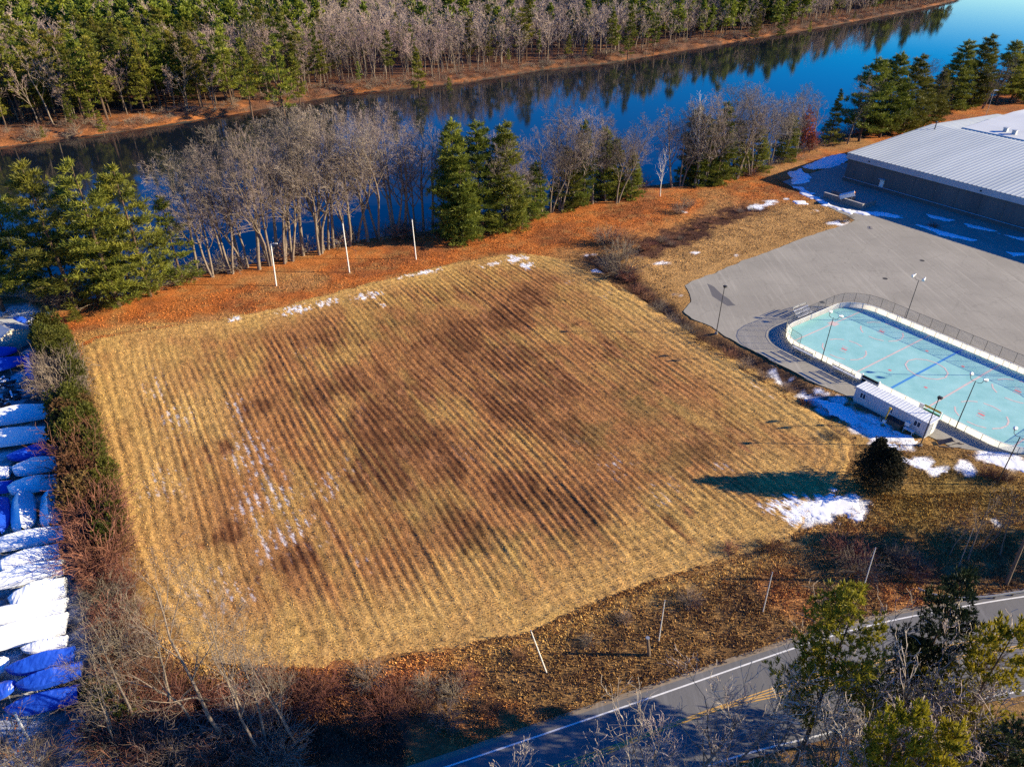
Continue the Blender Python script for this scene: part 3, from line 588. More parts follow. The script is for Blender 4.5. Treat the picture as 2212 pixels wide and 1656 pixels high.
for x in (-19.0, 19.0): ribbon(b, [(x, -hy_ + 1.2), (x, hy_ - 1.2)], 0.28, 0.040, 0)
def arc(cx_, cy_, r, a0, a1, z=0.044, n=None):
    n = n or max(2, int((a1 - a0) / 22)); ribbon(b, [(cx_ + r * math.cos(R(a0 + (a1 - a0) * k / n)), cy_ + r * math.sin(R(a0 + (a1 - a0) * k / n))) for k in range(n + 1)], 0.26, z, 0, 9)
for cx_, cy_ in ((-12.0, -5.6), (-12.0, 6.0), (12.2, -5.6), (12.2, 6.0)):
    for a0 in (5, 70, 125, 200, 265, 320): arc(cx_, cy_, 3.7, a0, a0 + 42)
    ribbon(b, [(cx_ - .5, cy_), (cx_ + .5, cy_)], 0.5, 0.044, 2); ribbon(b, [(cx_ - .9, cy_ + .8), (cx_ + .2, cy_ + .8)], .18, .044, 0); ribbon(b, [(cx_ - .4, cy_ - .8), (cx_ + .9, cy_ - .8)], .18, .044, 0)
arc(0, .2, 3.3, 0, 360, 0.048, 12)
for x, y in ((-3.3, -5.4), (-3.3, 6.1), (3.1, 6.2), (3.1, -5.4)): ribbon(b, [(x - .25, y), (x + .25, y)], 0.5, 0.044, 2)
for x in (-19, 19): ribbon(b, [(x - .8, 1.2), (x + .8, 1.2)], 1.6, 0.044, 0)
o = b.build('rink_markings', [M['line_pink'], M['line_blue'], M['line_red']]); o.location = (*RC, 0); o.rotation_euler.z = RINK
tag(o, "faded pink and blue lines and circles painted on the rink floor", None, kind='structure')
# boards
boards = thing('rink_boards', "low white hockey boards running round the teal rink floor", "rink boards", RC, RINK)
ring = resample(rrect(HX + .05, HY + .05, 6.05, 12), 0.6); ring = np.vstack([ring, ring[:1]])
GAP = lambda x, y: y < -HY and (-4.2 < x < -1.3)
GAP2 = lambda x, y: y < -HY and (5.9 < x < 9.2)
b = MB(); bs = MB(); cap_ = MB(); runs = [[]]
for k, (p, q) in enumerate(zip(ring[:-1], ring[1:])):
    mx, my = (p + q) / 2
    if GAP(mx, my) or GAP2(mx, my):
        if runs[-1]: runs.append([])
        continue
    runs[-1].append(p) if runs[-1] else runs[-1].extend([p]); runs[-1].append(q)
    if k % 4 == 0:
        nrm = np.array([p[1] - q[1], q[0] - p[0]]); nrm = -nrm / np.linalg.norm(nrm)
        bs.bar((p[0] + nrm[0] * .08, p[1] + nrm[1] * .08, 0), (p[0] + nrm[0] * .08, p[1] + nrm[1] * .08, 1.05), 0.07, 0.07)
M['board'] = mat('white_hdpe_boards', (0.80, 0.79, 0.76), 0.45, 0.1, 0.8, col2=(0.72, 0.69, 0.64))
N = M['board'].node_tree.nodes; L = M['board'].node_tree.links; t_ = N.new("ShaderNodeBsdfTranslucent"); t_.inputs[0].default_value = (.92, .9, .86, 1); x_ = N.new("ShaderNodeMixShader"); x_.inputs[0].default_value = .7
L.new(N["Principled BSDF"].outputs[0], x_.inputs[1]); L.new(t_.outputs[0], x_.inputs[2]); L.new(x_.outputs[0], N["Material Output"].inputs[0])
def loft(b, P, wd, z0, z1):
    P = np.array(P); P = P[np.r_[True, np.linalg.norm(np.diff(P, axis=0), axis=1) > 1e-6]]; T = np.gradient(P, axis=0); T /= np.linalg.norm(T, axis=1)[:, None]; Nn = np.c_[-T[:, 1], T[:, 0]] * wd / 2; n = len(P)
    V = np.concatenate([np.c_[P + s * Nn, np.full(n, z)] for s, z in ((1, z0), (1, z1), (-1, z1), (-1, z0))])
    b.add(V, [[r * n + i, r * n + i + 1, ((r + 1) % 4) * n + i + 1, ((r + 1) % 4) * n + i] for r in range(4) for i in range(n - 1)]); b.add(V[[0, n, 2 * n, 3 * n]], [[0, 1, 2, 3]]); b.add(V[[n - 1, 2 * n - 1, 3 * n - 1, 4 * n - 1]], [[3, 2, 1, 0]])
if len(runs) > 2 and np.allclose(runs[-1][-1], runs[0][0]): runs = [runs[-1] + runs[0]] + runs[1:-1]
for q in runs:
    if not q: continue
    b = MB(); loft(b, q, .07, .02, 1.10); b.build('panel', M['board'], boards); b = MB(); loft(b, q, .12, 1.10, 1.14); b.build('cap_rail', M['white_paint'], boards)
bs.build('bracket', M['steel'], boards)
b = MB(); b.box(-4.2, -1.3, -HY - .1, -HY, 0.04, 1.10); g_ = b.build('gate', M['black'], boards); g_["label"] = "black gate panel"
b = MB(); b.box(-4.2, -1.3, -HY - .13, -HY + .02, 0.50, 0.62); b.box(-4.35, -4.2, -HY - .2, -HY + .1, 0, 1.3); b.box(-1.3, -1.15, -HY - .2, -HY + .1, 0, 1.3); b.build('gate_frame', M['white_paint'], boards)
pb = thing('player_gate', "open player gate with yellow padded rail over a green panel", "gate", RC, RINK)
b = MB(); b.box(5.9, 9.1, -HY - .15, -HY - .02, 0.05, 0.62); b.build('panel', M['green'], pb)
b = MB(); b.tube([(6.5, -HY - .05, 1.12), (9.2, -HY - .05, 1.12)], 0.16, 8); b.build('padded_rail', M['yellow'], pb)
b = MB(); b.box(5.75, 6.5, -HY - .18, -HY, 0.02, 1.2); b.build('side_panel', M['white_paint'], pb); b = MB(); b.box(9.1, 9.25, -HY - .2, -HY, 0, 1.3); b.build('post', M['white_paint'], pb)
# fence
M['wire'] = mat('chain_link_wire', (0.22, 0.23, 0.24), 0.5, 0.2, 3, metal=0.5)
fence = thing('chain_link_fence', "tall grey chain link fence behind the white boards of the rink", "fence", RC, RINK)
full = np.array(rrect(HX + .45, HY + .45, 6.4, 8))
i0 = [k for k, p in enumerate(full) if p[0] < 0 and p[1] < 0][-1]
path = np.array(rrect(HX + .45, HY + .45, 6.4, 8)); path = np.vstack([path[27 + 5:][:6], path[:27]])  # right front corner, back side, left end
path = resample(path, 2.45, False); FH = 3.0
for k, p in enumerate(path):
    b = MB(); b.tube([(*p, 0), (*p, FH)], 0.035, 6); b.build('post', M['pole_dark'], fence)
b = MB()
for p, q in zip(path[:-1], path[1:]):
    b.tube([(*p, FH), (*q, FH)], 0.028, 5, cap=False)
b.build('top_rail', M['pole_dark'], fence); b = MB()
for p, q in zip(path[:-1], path[1:]): b.tube([(*p, 1.2), (*q, 1.2)], 0.02, 4, cap=False)
b.build('bottom_rail', M['pole_dark'], fence)
b = MB()
for p, q in zip(path[:-1], path[1:]):
    d = q - p; Lw = np.linalg.norm(d); hgt_ = FH - 1.2; n = int(Lw / 0.16)
    S = []
    for k in range(-int(hgt_ / .16), n):
        for sgn in (1, -1):
            t0, t1 = k * .16, k * .16 + hgt_; z0, z1 = 1.2, FH
            if t0 < 0: z0 += -t0; t0 = 0
            if t1 > Lw: z1 -= t1 - Lw; t1 = Lw
            if z1 <= z0: continue
            if sgn < 0: t0, t1 = Lw - t0, Lw - t1
            S.append((*(p + d * t0 / Lw), z0, *(p + d * t1 / Lw), z1, .007, .007))
    b.segs(S, 3)
b.build('mesh_panel', M['wire'], fence)
# floodlights
def floodlight(xy, H, lab, rz, group="twin floodlights round the rink"):
    t = thing('floodlight_pole', lab, "floodlight", (*xy, 0), rz, group)
    b = MB(); b.tube([(0, 0, 0), (0, 0, H)], [.085, .06], 8); b.build('pole', M['pole_dark'], t)
    b = MB(); b.tube([(-.95, .1, H + .55), (-.8, 0, H + .1), (-.4, 0, H - .12), (0, 0, H), (.4, 0, H - .12), (.8, 0, H + .1), (.95, .1, H + .55)], .04, 6); b.build('arm', M['pole_dark'], t)
    for s in (-1, 1):
        b = MB(); b.tube([(s * .95, .05, H + .75), (s * 1.0, .35, H + .62), (s * 1.05, .6, H + .5), (s * 1.07, .66, H + .47)], [.1, .2, .28, .28], 12); b.tube([(s * .95, .05, H + .75), (s * .93, -.15, H + .83)], [.16, .1], 8)
        b.build('lamp_head', M['white_paint'], t)
FL = [(-57.2, 104.25, "twin floodlight on a dark pole between the two bleachers in front of the rink"), (-33.6, 104.3, "twin floodlight on a dark pole in front of the rink, right of the white trailer"), (-57.4, 130.4, "twin floodlight on a dark pole behind the rink fence on the open asphalt"), (-33.6, 130.4, "twin floodlight behind the rink on the far side, off the right edge"), (-23.9, 95.6, "twin floodlight at the right edge in front of the rink corner")]
for a_, b_, lb in FL[:3]: floodlight(AB(a_, b_), 8.6, lb, RINK + (0 if b_ < 110 else math.pi))
floodlight(AB(-33.6, 130.4), 8.6, FL[3][2], RINK + math.pi); floodlight(AB(-23.6, 96.2), 8.3, FL[4][2], RINK)
def lotlamp(xy, H, lab):
    t = thing('lot_lamp', lab, "lamp post", (*xy, 0), RINK, "single dark lamp posts of the lot")
    b = MB(); b.tube([(0, 0, 0), (0, 0, H)], [.09, .06], 8); b.build('pole', M['pole_dark'], t)
    b = MB(); b.box(-.18, .42, -.22, .22, H - .05, H + .22); b.box(-.1, .1, -.1, .1, H - .3, H); b.build('lamp_head', M['black'], t)
    b = MB(); b.tube([(0, 0, -.1), (0, 0, .35)], [.3, .27], 10); b.build('base', M['concrete'], t)
lotlamp(G(1547, 720), 9.6, "lone dark lamp post at the edge of the lot by the brush"); lotlamp(G(1987, 963), 8.6, "dark lamp post in front of the white trailer beside patchy snow")
# bleachers
def bleacher(a_, b_, rz, lab):
    t = thing('bleacher', lab, "bleacher", (*AB(a_, b_), 0), rz, "small aluminium bleachers round the rink"); Lb = 4.4
    for k in range(3):
        y = -.35 - k * .62; z = .45 + k * .42
        b = MB(); b.box(-Lb / 2, Lb / 2, y - .14, y + .14, z - .04, z); b.build('seat', M['alu'], t)
        if k: b = MB(); b.box(-Lb / 2, Lb / 2, y + .22, y + .44, z - .36, z - .32); b.build('footboard', M['alu'], t)
    b = MB(); b.box(-Lb / 2, Lb / 2, -1.98, -1.94, 1.65, 1.85); b.box(-Lb / 2, Lb / 2, -1.98, -1.94, 2.0, 2.06); b.build('guard_rail', M['steel'], t)
    for x in (-Lb / 2 + .15, 0, Lb / 2 - .15):
        b = MB(); b.bar((x, -.1, .03), (x, -1.9, .03), .06, .06); b.bar((x, -.35, .03), (x, -.35, .41), .05, .05); b.bar((x, -.3, .38), (x, -1.65, 1.22), .05, .05); b.bar((x, -1.9, .03), (x, -1.9, 2.05), .05, .05); b.bar((x, -1.0, .03), (x, -1.0, .8), .05, .05); b.build('frame', M['steel'], t)
bleacher(-60.0, 104.2, RINK, "aluminium bleacher in front of the rink, left of the floodlight"); bleacher(-51.9, 104.2, RINK, "aluminium bleacher in front of the rink next to the black gate")
bleacher(-69.0, 116.0, RINK - math.pi / 2, "aluminium bleacher outside the fence at the curved left end of the rink")

# ---------------------------------------------------------------- site trailer
M['siding'] = mat('ribbed_white_siding', (0.50, 0.53, 0.57), 0.5, 0.12, 1.0); M['trailroof'] = mat('white_trailer_roof', (0.66, 0.69, 0.70), 0.5, 0.12, 0.7)
tr = thing('site_trailer', "long white office trailer with ribbed siding in front of the rink boards", "trailer", AB(-40.85, 99.2), RINK); TL, TW, TH = 6.0, 1.28, 2.8
b = MB(); b.box(-TL, TL, -TW, TW, .35, TH - .08); b.box(-TL + .1, TL - .1, -TW + .1, TW - .1, 0, .36)
for k in range(30):
    x = -TL + .1 + k * .4
    b.box(x - .03, x + .03, -TW - .025, -TW + .01, .38, TH - .1); b.box(x - .03, x + .03, TW - .01, TW + .025, .38, TH - .1)
for k in range(12):
    y = -TW + .12 + k * .21
    b.box(TL - .01, TL + .025, y - .03, y + .03, .38, TH - .1); b.box(-TL - .025, -TL + .01, y - .03, y + .03, .38, TH - .1)
b.build('body', M['siding'], tr)
b = MB(); b.box(-TL - .12, TL + .12, -TW - .12, TW + .12, TH - .08, TH)
for k in range(25):
    x = -TL + k * .5; b.box(x - .05, x + .05, -TW - .11, TW + .11, TH - .01, TH + .035)
b.build('roof', M['trailroof'], tr)
for x, wd in ((-4.6, 1.0), (.15, .7), (4.35, 1.1)):
    b = MB()
    for x0, x1, z0, z1 in ((x - wd / 2, x + wd / 2, 2.2, 2.3), (x - wd / 2, x + wd / 2, 1.25, 1.35), (x - wd / 2, x - wd / 2 + .08, 1.35, 2.2), (x + wd / 2 - .08, x + wd / 2, 1.35, 2.2), (x - .04, x + .04, 1.35, 2.2)): b.box(x0, x1, -TW - .07, -TW - .005, z0, z1)
    wf = b.build('window', M['white_paint'], tr)
    b = MB(); b.box(x - wd / 2 + .06, x + wd / 2 - .06, -TW - .045, -TW - .01, 1.34, 2.21); b.build('pane', M['glass'], wf)
b = MB(); b.box(TL + .01, TL + .05, -.1, .8, .4, 2.4); d_ = b.build('door', M['white_paint'], tr)
b = MB(); b.box(TL + .05, TL + .1, -.02, .06, 1.3, 1.4); b.build('handle', M['pole_dark'], d_)
b = MB(); b.box(2.9, 3.6, -TW - .55, -TW - .03, .95, 1.55); b.build('air_conditioner', M['white_paint'], tr)
# things in front of the trailer
t = thing('storage_box', "dark wooden storage box against the trailer wall under the middle window", "box", AB(-39.4, 97.3), RINK)
b = MB(); b.box(-1.2, 1.2, -.55, .55, 0, .95); b.build('body', M['wood'], t); b = MB(); b.box(-1.26, 1.26, -.6, .6, .95, 1.03); b.build('lid', M['black'], t)
t = thing('white_table', "small white folding table in the trailer shade below the last window", "table", AB(-37.0, 97.2), RINK)
b = MB(); b.box(-.75, .75, -.38, .38, .72, .77); b.build('tabletop', M['white_paint'], t)
for sx in (-.65, .65):
    for sy in (-.3, .3): b = MB(); b.box(sx - .03, sx + .03, sy - .03, sy + .03, 0, .72); b.build('leg', M['white_paint'], t)
t = thing('timber_stack', "low pile of dark planks lying along the foot of the trailer", "timber", AB(-43.7, 97.4), RINK)
for k in range(4): b = MB(); b.box(-2.0 + .1 * k, 1.9 - .05 * k, -.35 + .2 * k, -.18 + .2 * k, .0, .12 + .03 * (k % 2)); b.build('plank', M['wood'], t)
t = thing('yellow_marker_post', "leaning yellow post with a pale box at its foot on the shaded snow", "post", AB(-40.2, 95.75), RINK)
b = MB(); b.tube([(0, 0, .1), (.12, .1, 3.4)], .09, 8); b.box(.02, .32, 0, .2, 3.2, 3.5); b.build('post', M['yellow'], t)
b = MB(); b.box(-.18, .22, -.2, .2, .7, 1.15); b.build('meter_box', M['white_paint'], t); b = MB(); b.tube([(0, 0, -.1), (0, 0, .15)], [.5, .4], 10); b.build('footing', M['concrete'], t)
# broken picnic table lying on the asphalt
t = thing('picnic_table', "broken dark picnic table tipped over on the asphalt beside the trailer", "picnic table", (*AB(-32.4, 99.3), 0), RINK + .5)
b = MB(); b.bar((-1.0, -.3, .05), (.7, .35, .9), .9, .06); b.build('tabletop', M['wood'], t)
for p, q in (((-1.1, .5, .08), (.6, 1.0, .3)), ((-.9, -1.0, .06), (.9, -.7, .2))): b = MB(); b.bar(p, q, .28, .05); b.build('bench', M['wood'], t)
for p, q in (((.9, .3, .05), (1.8, .6, .55)), ((1.0, -.5, .05), (2.0, -.3, .3)), ((.4, .9, .6), (1.3, 1.3, .05)), ((1.4, .9, .05), (2.4, 1.1, .12))): b = MB(); b.bar(p, q, .09, .06); b.build('leg', M['wood'], t)

# ---------------------------------------------------------------- warehouse
def wallmat(name, c1, c2):
    m, N, L, p = nt(name); tc = N.new("ShaderNodeTexCoord"); mp = N.new("ShaderNodeMapping"); mp.inputs["Scale"].default_value = (.35, .35, .05); L.new(tc.outputs["Object"], mp.inputs[0])
    n = noise(N, L, 0.8, 6, mp.outputs[0], 0.65); L.new(mixn(N, L, ramp(N, L, n.outputs["Fac"], [(.3, 0), (.7, 1)]), c1, c2), p.inputs["Base Color"]); setp(p, Roughness=0.8); return m
M['bwall'] = wallmat('stained_block_wall', (0.085, 0.085, 0.088), (0.125, 0.122, 0.12))
M['roofmetal'] = mat('pale_metal_roof', (0.44, 0.475, 0.465), 0.5, 0.14, 0.15, col2=(0.37, 0.405, 0.40), stretch=(1, .15, 1)); M['fascia'] = mat('pale_metal_fascia', (0.42, 0.44, 0.47), 0.5, 0.15, 0.3)
X0, X1, BF, BR = -117.4, -30.0, 197.4, 240.0
wh = thing('warehouse', "large low warehouse with pale ribbed metal roof and dark block walls beyond the lot", "warehouse", (*AB(X0, BF), 0), RINK)
LX = X1 - X0; LY = BR - BF; ZE, ZR = 8.0, 10.2
b = MB(); b.box(.3, LX, .35, LY * 2 - .3, -.2, 6.7)
for k in range(15): x = 3.0 + k * 5.9; b.box(x - .12, x + .12, .25, .37, 0, 6.7)
b.box(.1, LX, .1, .36, 0, .9)
b.add([(.31, .4, 6.6), (.31, LY, 6.6), (.31, 2 * LY - .4, 6.6), (.31, 2 * LY - .4, ZE - .1), (.31, LY, ZR - .1), (.31, .4, ZE - .1)], [[5, 4, 1, 0]]); b.add([(.31, LY, 6.6), (.31, 2 * LY - .4, 6.6), (.31, 2 * LY - .4, ZE - .1), (.31, LY, ZR - .1)], [[0, 3, 2, 1]])
b.build('wall', M['bwall'], wh)
b = MB(); b.box(-.1, LX, -.35, -.2, ZE - 1.55, ZE + .02); b.box(-.1, LX, -.2, .4, ZE - 1.62, ZE - 1.5)
b.add([(-.12, -.35, ZE - 1.5), (-.12, LY, ZR - .9), (-.12, LY, ZR + .02), (-.12, -.35, ZE + .02)], [[0, 3, 2, 1]]); b.add([(-.12, LY, ZR - .9), (-.12, 2 * LY + .3, ZE - 1.5), (-.12, 2 * LY + .3, ZE), (-.12, LY, ZR + .02)], [[0, 3, 2, 1]])
b.build('fascia', M['fascia'], wh)
b = MB(); sl_ = (ZR - ZE) / LY
b.add([(-.15, -.4, ZE), (LX, -.4, ZE), (LX, LY, ZR + .03), (-.15, LY, ZR + .03)], [[0, 1, 2, 3]]); b.add([(-.15, LY, ZR + .03), (LX, LY, ZR + .03), (LX, 2 * LY, ZE), (-.15, 2 * LY, ZE)], [[0, 1, 2, 3]])
XX = []; ZZ = []; x = -.1
while x < LX: XX += [x, x + .6, x + .74, x + 1.02]; ZZ += [.06, .06, .12, .12]; x += 1.16
XX = np.array(XX); ZZ = np.array(ZZ); n = len(XX)
for (y0, zb0, y1, zb1) in ((-.42, ZE, LY, ZR + .03), (LY, ZR + .03, 2 * LY, ZE)):
    b.add(np.concatenate([np.c_[XX, np.full(n, y0), zb0 + ZZ], np.c_[XX, np.full(n, y1), zb1 + ZZ]]), [[i_, i_ + 1, n + i_ + 1, n + i_] for i_ in range(n - 1)])
rf = b.build('roof', M['roofmetal'], wh)
b = MB(); b.tube([(3.4, LY - 4.5, ZR - .6), (3.4, LY - 4.5, ZR + 1.9)], .16, 8); b.tube([(3.4, LY - 4.5, ZR + 1.9), (3.4, LY - 4.5, ZR + 2.2)], [.38, .3], 8); b.build('vent_pipe', M['pole_dark'], rf)
b = MB(); b.box(11.4, 12.6, .2, .3, .9, 3.3); dr = b.build('door', M['white_paint'], wh)
b = MB(); b.box(11.2, 12.8, -.7, .3, 3.3, 3.45); b.build('canopy', M['fascia'], dr)
for x in (7.0, 38.0, 58): b = MB(); b.box(x - .2, x + .2, -.5, -.33, 7.0, 7.35); b.build('wall_lamp', M['black'], wh)
b = MB(); b.tube([(.5, -.15, 1.15), (LX, -.15, 1.15)], .12, 6); b.build('pipe', M['steel'], wh)
# annexe behind the ridge
an = thing('annexe', "white flat roofed annexe rising behind the ridge of the ribbed warehouse roof", "building", (*AB(-109.4, 243.2), 0), RINK)
b = MB(); b.box(.1, 80, .1, 62, 0, 10.35); b.build('wall', M['bwall'], an)
M['flatroof'] = mat('white_membrane_roof', (0.62, 0.64, 0.62), 0.6, 0.1, 0.1, col2=(0.54, 0.56, 0.55))
b = MB(); b.add([(0, 0, 10.4), (80, 0, 10.4), (80, 31, 11.3), (0, 31, 11.3), (80, 62, 10.4), (0, 62, 10.4), (0, 0, 10.85 - .01), ], [[0, 1, 2, 3], [3, 2, 4, 5]]); b.box(-.15, 80, -.2, -.02, 9.6, 10.5)
rf = b.build('roof', M['flatroof'], an)
for x, y in ((10.0, 5.2), (13.0, 4.2)):
    b = MB(); b.box(x - .55, x + .55, y - .55, y + .55, 10.3, 11.6); b.box(x - .7, x + .7, y - .7, y + .7, 11.6, 11.75); b.build('roof_vent', M['fascia'], rf)
# loading ramp walls and the pale hopper
t = thing('retaining_wall', "low U shaped concrete retaining wall in the warehouse shade", "wall", (*AB(-112.0, 182.0), 0), RINK)
b = MB(); b.box(1.0, 12.8, -2.3, -1.9, -.1, 1.35); b.box(12.4, 12.8, -1.9, 4.0, -.1, 1.35); b.box(.6, 8.0, 1.6, 2.0, -.1, 1.2); b.build('wall', M['concrete'], t)
b = MB(); b.box(.95, 12.85, -2.35, -1.85, 1.35, 1.42); b.build('coping', mat('pale_coping', (0.5, 0.46, 0.42), .8, .3, 2), t)
t = thing('metal_hopper', "pale metal hopper box tilted up above the concrete retaining wall", "hopper", (*AB(-104.6, 180.6), 0), RINK + .55)
b = MB(); b.bar((-1.8, 0, 1.5), (1.6, 0, 2.9), 1.5, 1.0); b.build('box', M['white_paint'], t)
for x, z in ((-1.2, 1.4), (1.2, 2.4)):
    for y in (-.6, .6): b = MB(); b.box(x - .06, x + .06, y - .06, y + .06, 0, z); b.build('leg', M['steel'], t)
b = MB(); b.box(1.5, 1.75, -.6, .6, 2.45, 3.2); b.build('end_cap', M['orange'], t)
for px, py, rz, lb in ((1738, 416, .4, "flat dark plate lying on the lawn by the snow"), (1880, 492, 1.2, "small pale board lying near the lot corner")):
    x, y = G(px, py); t = thing('loose_board', lb, "board", (x, y, gz(x, y)), rz); b = MB(); b.box(-1.0, 1.0, -.5, .5, .03, .12); b.box(-.8, .8, -.08, .08, .12, .18); b.build('board', M['concrete'], t)

# snow banks round the warehouse
def snowbank(name, pts, z, lab, seed, edge=1.0):
    P = np.array(pts); lo = P.min(0) - .5; hi = P.max(0) + .5; st = max(.16, min(.5, (hi - lo).max() / 90))
    x_ = np.arange(lo[0], hi[0], st); y_ = np.arange(lo[1], hi[1], st); X_, Y_ = np.meshgrid(x_, y_)
    d = -sdf(X_, Y_, P) + edge * 2.0 * (fbm(X_, Y_, 2.8, seed) - 0.5) + 1.1 * edge * (fbm(X_, Y_, .8, seed + 3, 3) - .5)
    Z_ = -.12 + z * sstep(-.2, 1.6, d) * (0.55 + 0.9 * fbm(X_, Y_, 1.6, seed + 5)) + .16 * sstep(-.3, .15, d)
    n_, m_ = X_.shape; ii = np.arange(n_ * m_).reshape(n_, m_); Fq = np.stack([ii[:-1, :-1], ii[:-1, 1:], ii[1:, 1:], ii[1:, :-1]], -1).reshape(-1, 4)
    kp = d.ravel()[Fq].max(1) > -.25; b = MB(); b.add(np.stack([X_, Y_, Z_ + .03], -1), Fq[kp]); tag(b.build('snow', M['snow'], smooth=True), lab, "snow", kind='stuff')
snowbank('a', GA([(1735, 360), (1790, 340), (1830, 333), (1830, 348), (1800, 362), (1750, 366)]), .8, "snow bank at the warehouse corner beside the trees", 1)
snowbank('b', GA([(1707, 372), (1730, 365), (1750, 382), (1742, 396), (1712, 398)]), .5, "rounded snow heap in the shade left of the warehouse", 2)
snowbank('c', GA([(1715, 404), (1740, 406), (1770, 425), (1800, 445), (1850, 455), (1905, 458), (1950, 466), (1940, 470), (1880, 464), (1835, 462), (1785, 444), (1735, 420)]), .15, "thin shaded snow along the foot of the retaining wall", 3, 1.6)
for k, q in enumerate([[(1980, 486), (2010, 490), (2040, 500), (2110, 518), (2100, 520), (2030, 508)], [(2178, 545), (2212, 545), (2230, 553), (2190, 553)], [(2000, 462), (2030, 468), (2060, 476), (2050, 478), (2010, 470)], [(2080, 482), (2120, 490), (2150, 499), (2140, 500), (2090, 490)], [(2160, 505), (2212, 515), (2250, 524), (2200, 518)], [(1712, 432), (1735, 434), (1745, 440), (1722, 440)]]):
    snowbank('d', GA(q), .1, ["long thin strip of shaded snow on the asphalt below the warehouse", "small snow patch on the asphalt at the right edge", "first narrow snow strip along the warehouse wall", "second narrow snow strip along the warehouse wall", "third narrow snow strip along the warehouse wall, right edge", "sunlit snow scrap on the lawn by the retaining wall"][k], 10 + k, .8)
snowbank('e', GA([(1755, 858), (1800, 868), (1860, 895), (1925, 930), (1970, 945), (1960, 955), (1900, 955), (1850, 925), (1790, 890)]), .08, "broad blue shaded snow between the trailer and the field", 21, 1.5)
snowbank('f', GA([(1905, 952), (1985, 950), (1990, 962), (1960, 972), (1905, 968)]), .07, "sunlit snow at the foot of the lamp post by the trailer", 22, 1.4)
snowbank('g', GA([(1940, 985), (1985, 1000), (2040, 1018), (2030, 1022), (1975, 1008), (1935, 992)]), .06, "narrow snow strip on the grass below the lamp post", 23)
snowbank('h', GA([(2110, 985), (2160, 985), (2212, 995), (2260, 1010), (2250, 1035), (2200, 1020), (2140, 1005)]), .08, "patchy sunlit snow below the rink corner at the right edge", 24, 1.6)
snowbank('i', GA([(1725, 1095), (1780, 1075), (1850, 1068), (1882, 1090), (1850, 1112), (1790, 1120)]), .05, "patchy snow at the foot of the dark round evergreen", 25, 2.2)

# ---------------------------------------------------------------- poles, guardrail
def leanpole(name, base, top, lab, cat, m, r=.075, grp=None, mid=None, arm=False):
    x, y = G(*base); h_ = HGT(base, top); z0 = gz(x, y); tx, ty = G(top[0], top[1], h_)
    t = thing(name, lab, cat, (x, y, z0), 0, grp); b = MB()
    pts = [(0, 0, -.2)] + ([mid] if mid else []) + [(tx - x, ty - y, h_)]
    b.tube(pts, np.linspace(r, r * .75, len(pts)), 8); b.build('pole', m, t)
    if arm: b = MB(); b.tube([(tx - x, ty - y, h_), (tx - x + .5, ty - y, h_ + .15), (tx - x + 1.0, ty - y, h_ + .12)], .05, 6); b.box(tx - x + .9, tx - x + 1.35, ty - y - .12, ty - y + .12, h_ + .02, h_ + .18); b.build('arm', m, t)
    else: b = MB(); b.tube([(tx - x, ty - y, h_ - .02), (tx - x, ty - y, h_ + .08)], r * 1.1, 8); b.build('cap', M['steel'], t)
    return t
g1 = "white poles along the top of the field"
leanpole('white_pole', (597, 617), (585, 527), "white pole with a short arm, leftmost of three by the river trees", "pole", M['white_paint'], .14, g1, arm=True)
leanpole('white_pole', (755, 588), (740, 482), "plain white pole standing in the middle of the three by the river trees", "pole", M['white_paint'], .13, g1)
leanpole('white_pole', (899, 560), (890, 474), "plain white pole nearest the tall pines at the top of the field", "pole", M['white_paint'], .12, g1)
g2 = "pale poles along the verge"
t = leanpole('verge_pole', (1182, 1452), (1147, 1362), "bent white pole leaning left in the dark grass of the verge", "pole", M['pole_white'], .07, g2)
leanpole('verge_pole', (1423, 1385), (1436, 1298), "pale pole rising beside the brown wooden stump on the verge", "pole", M['pole_white'], .06, g2)
leanpole('verge_pole', (1648, 1322), (1668, 1238), "pale pole on the verge between the wooden stump and the yellow-green pine top", "pole", M['pole_white'], .06, g2)
leanpole('verge_pole', (1865, 1270), (1891, 1184), "pale pole on the verge above the roadside pine", "pole", M['pole_white'], .06, g2)
leanpole('verge_pole', (2070, 1225), (2102, 1143), "thin grey pole in front of the bare thicket by the utility pole", "pole", M['steel'], .05, g2)
leanpole('utility_pole', (2174, 1262), (2235, 1115), "thick dark wooden utility pole at the right edge by the guardrail", "utility pole", M['wood'], .2)
leanpole('wooden_stump', (1403, 1415), (1399, 1378), "short brown wooden stump post standing in the verge grass", "post", M['wood'], .2)
leanpole('yard_pole', (64, 1600), (32, 1540), "short pale pole in the boatyard's bottom corner by the thicket", "pole", M['pole_white'], .13)
gr = thing('guardrail', "steel guardrail with a curled end beside the road", "guardrail", (0, 0, 0))
gp = smooth(np.array([G(1980, 1276, .2), G(2010, 1281, .7), G(2060, 1290, .7), G(2130, 1288, .7), G(2212, 1276, .7), G(2400, 1250, .7)]), 6)
b = MB()
for p, q in zip(gp[:-1], gp[1:]):
    for z in (.62, .76): b.bar((*p, z), (*q, z), .07, .12)
    b.bar((*p, .69), (*q, .69), .03, .1)
b.build('rail', M['steel'], gr)
for p in gp[2::3]: b = MB(); b.box(p[0] - .08, p[0] + .08, p[1] + .06, p[1] + .2, -.1, .74); b.build('post', M['wood'], gr)
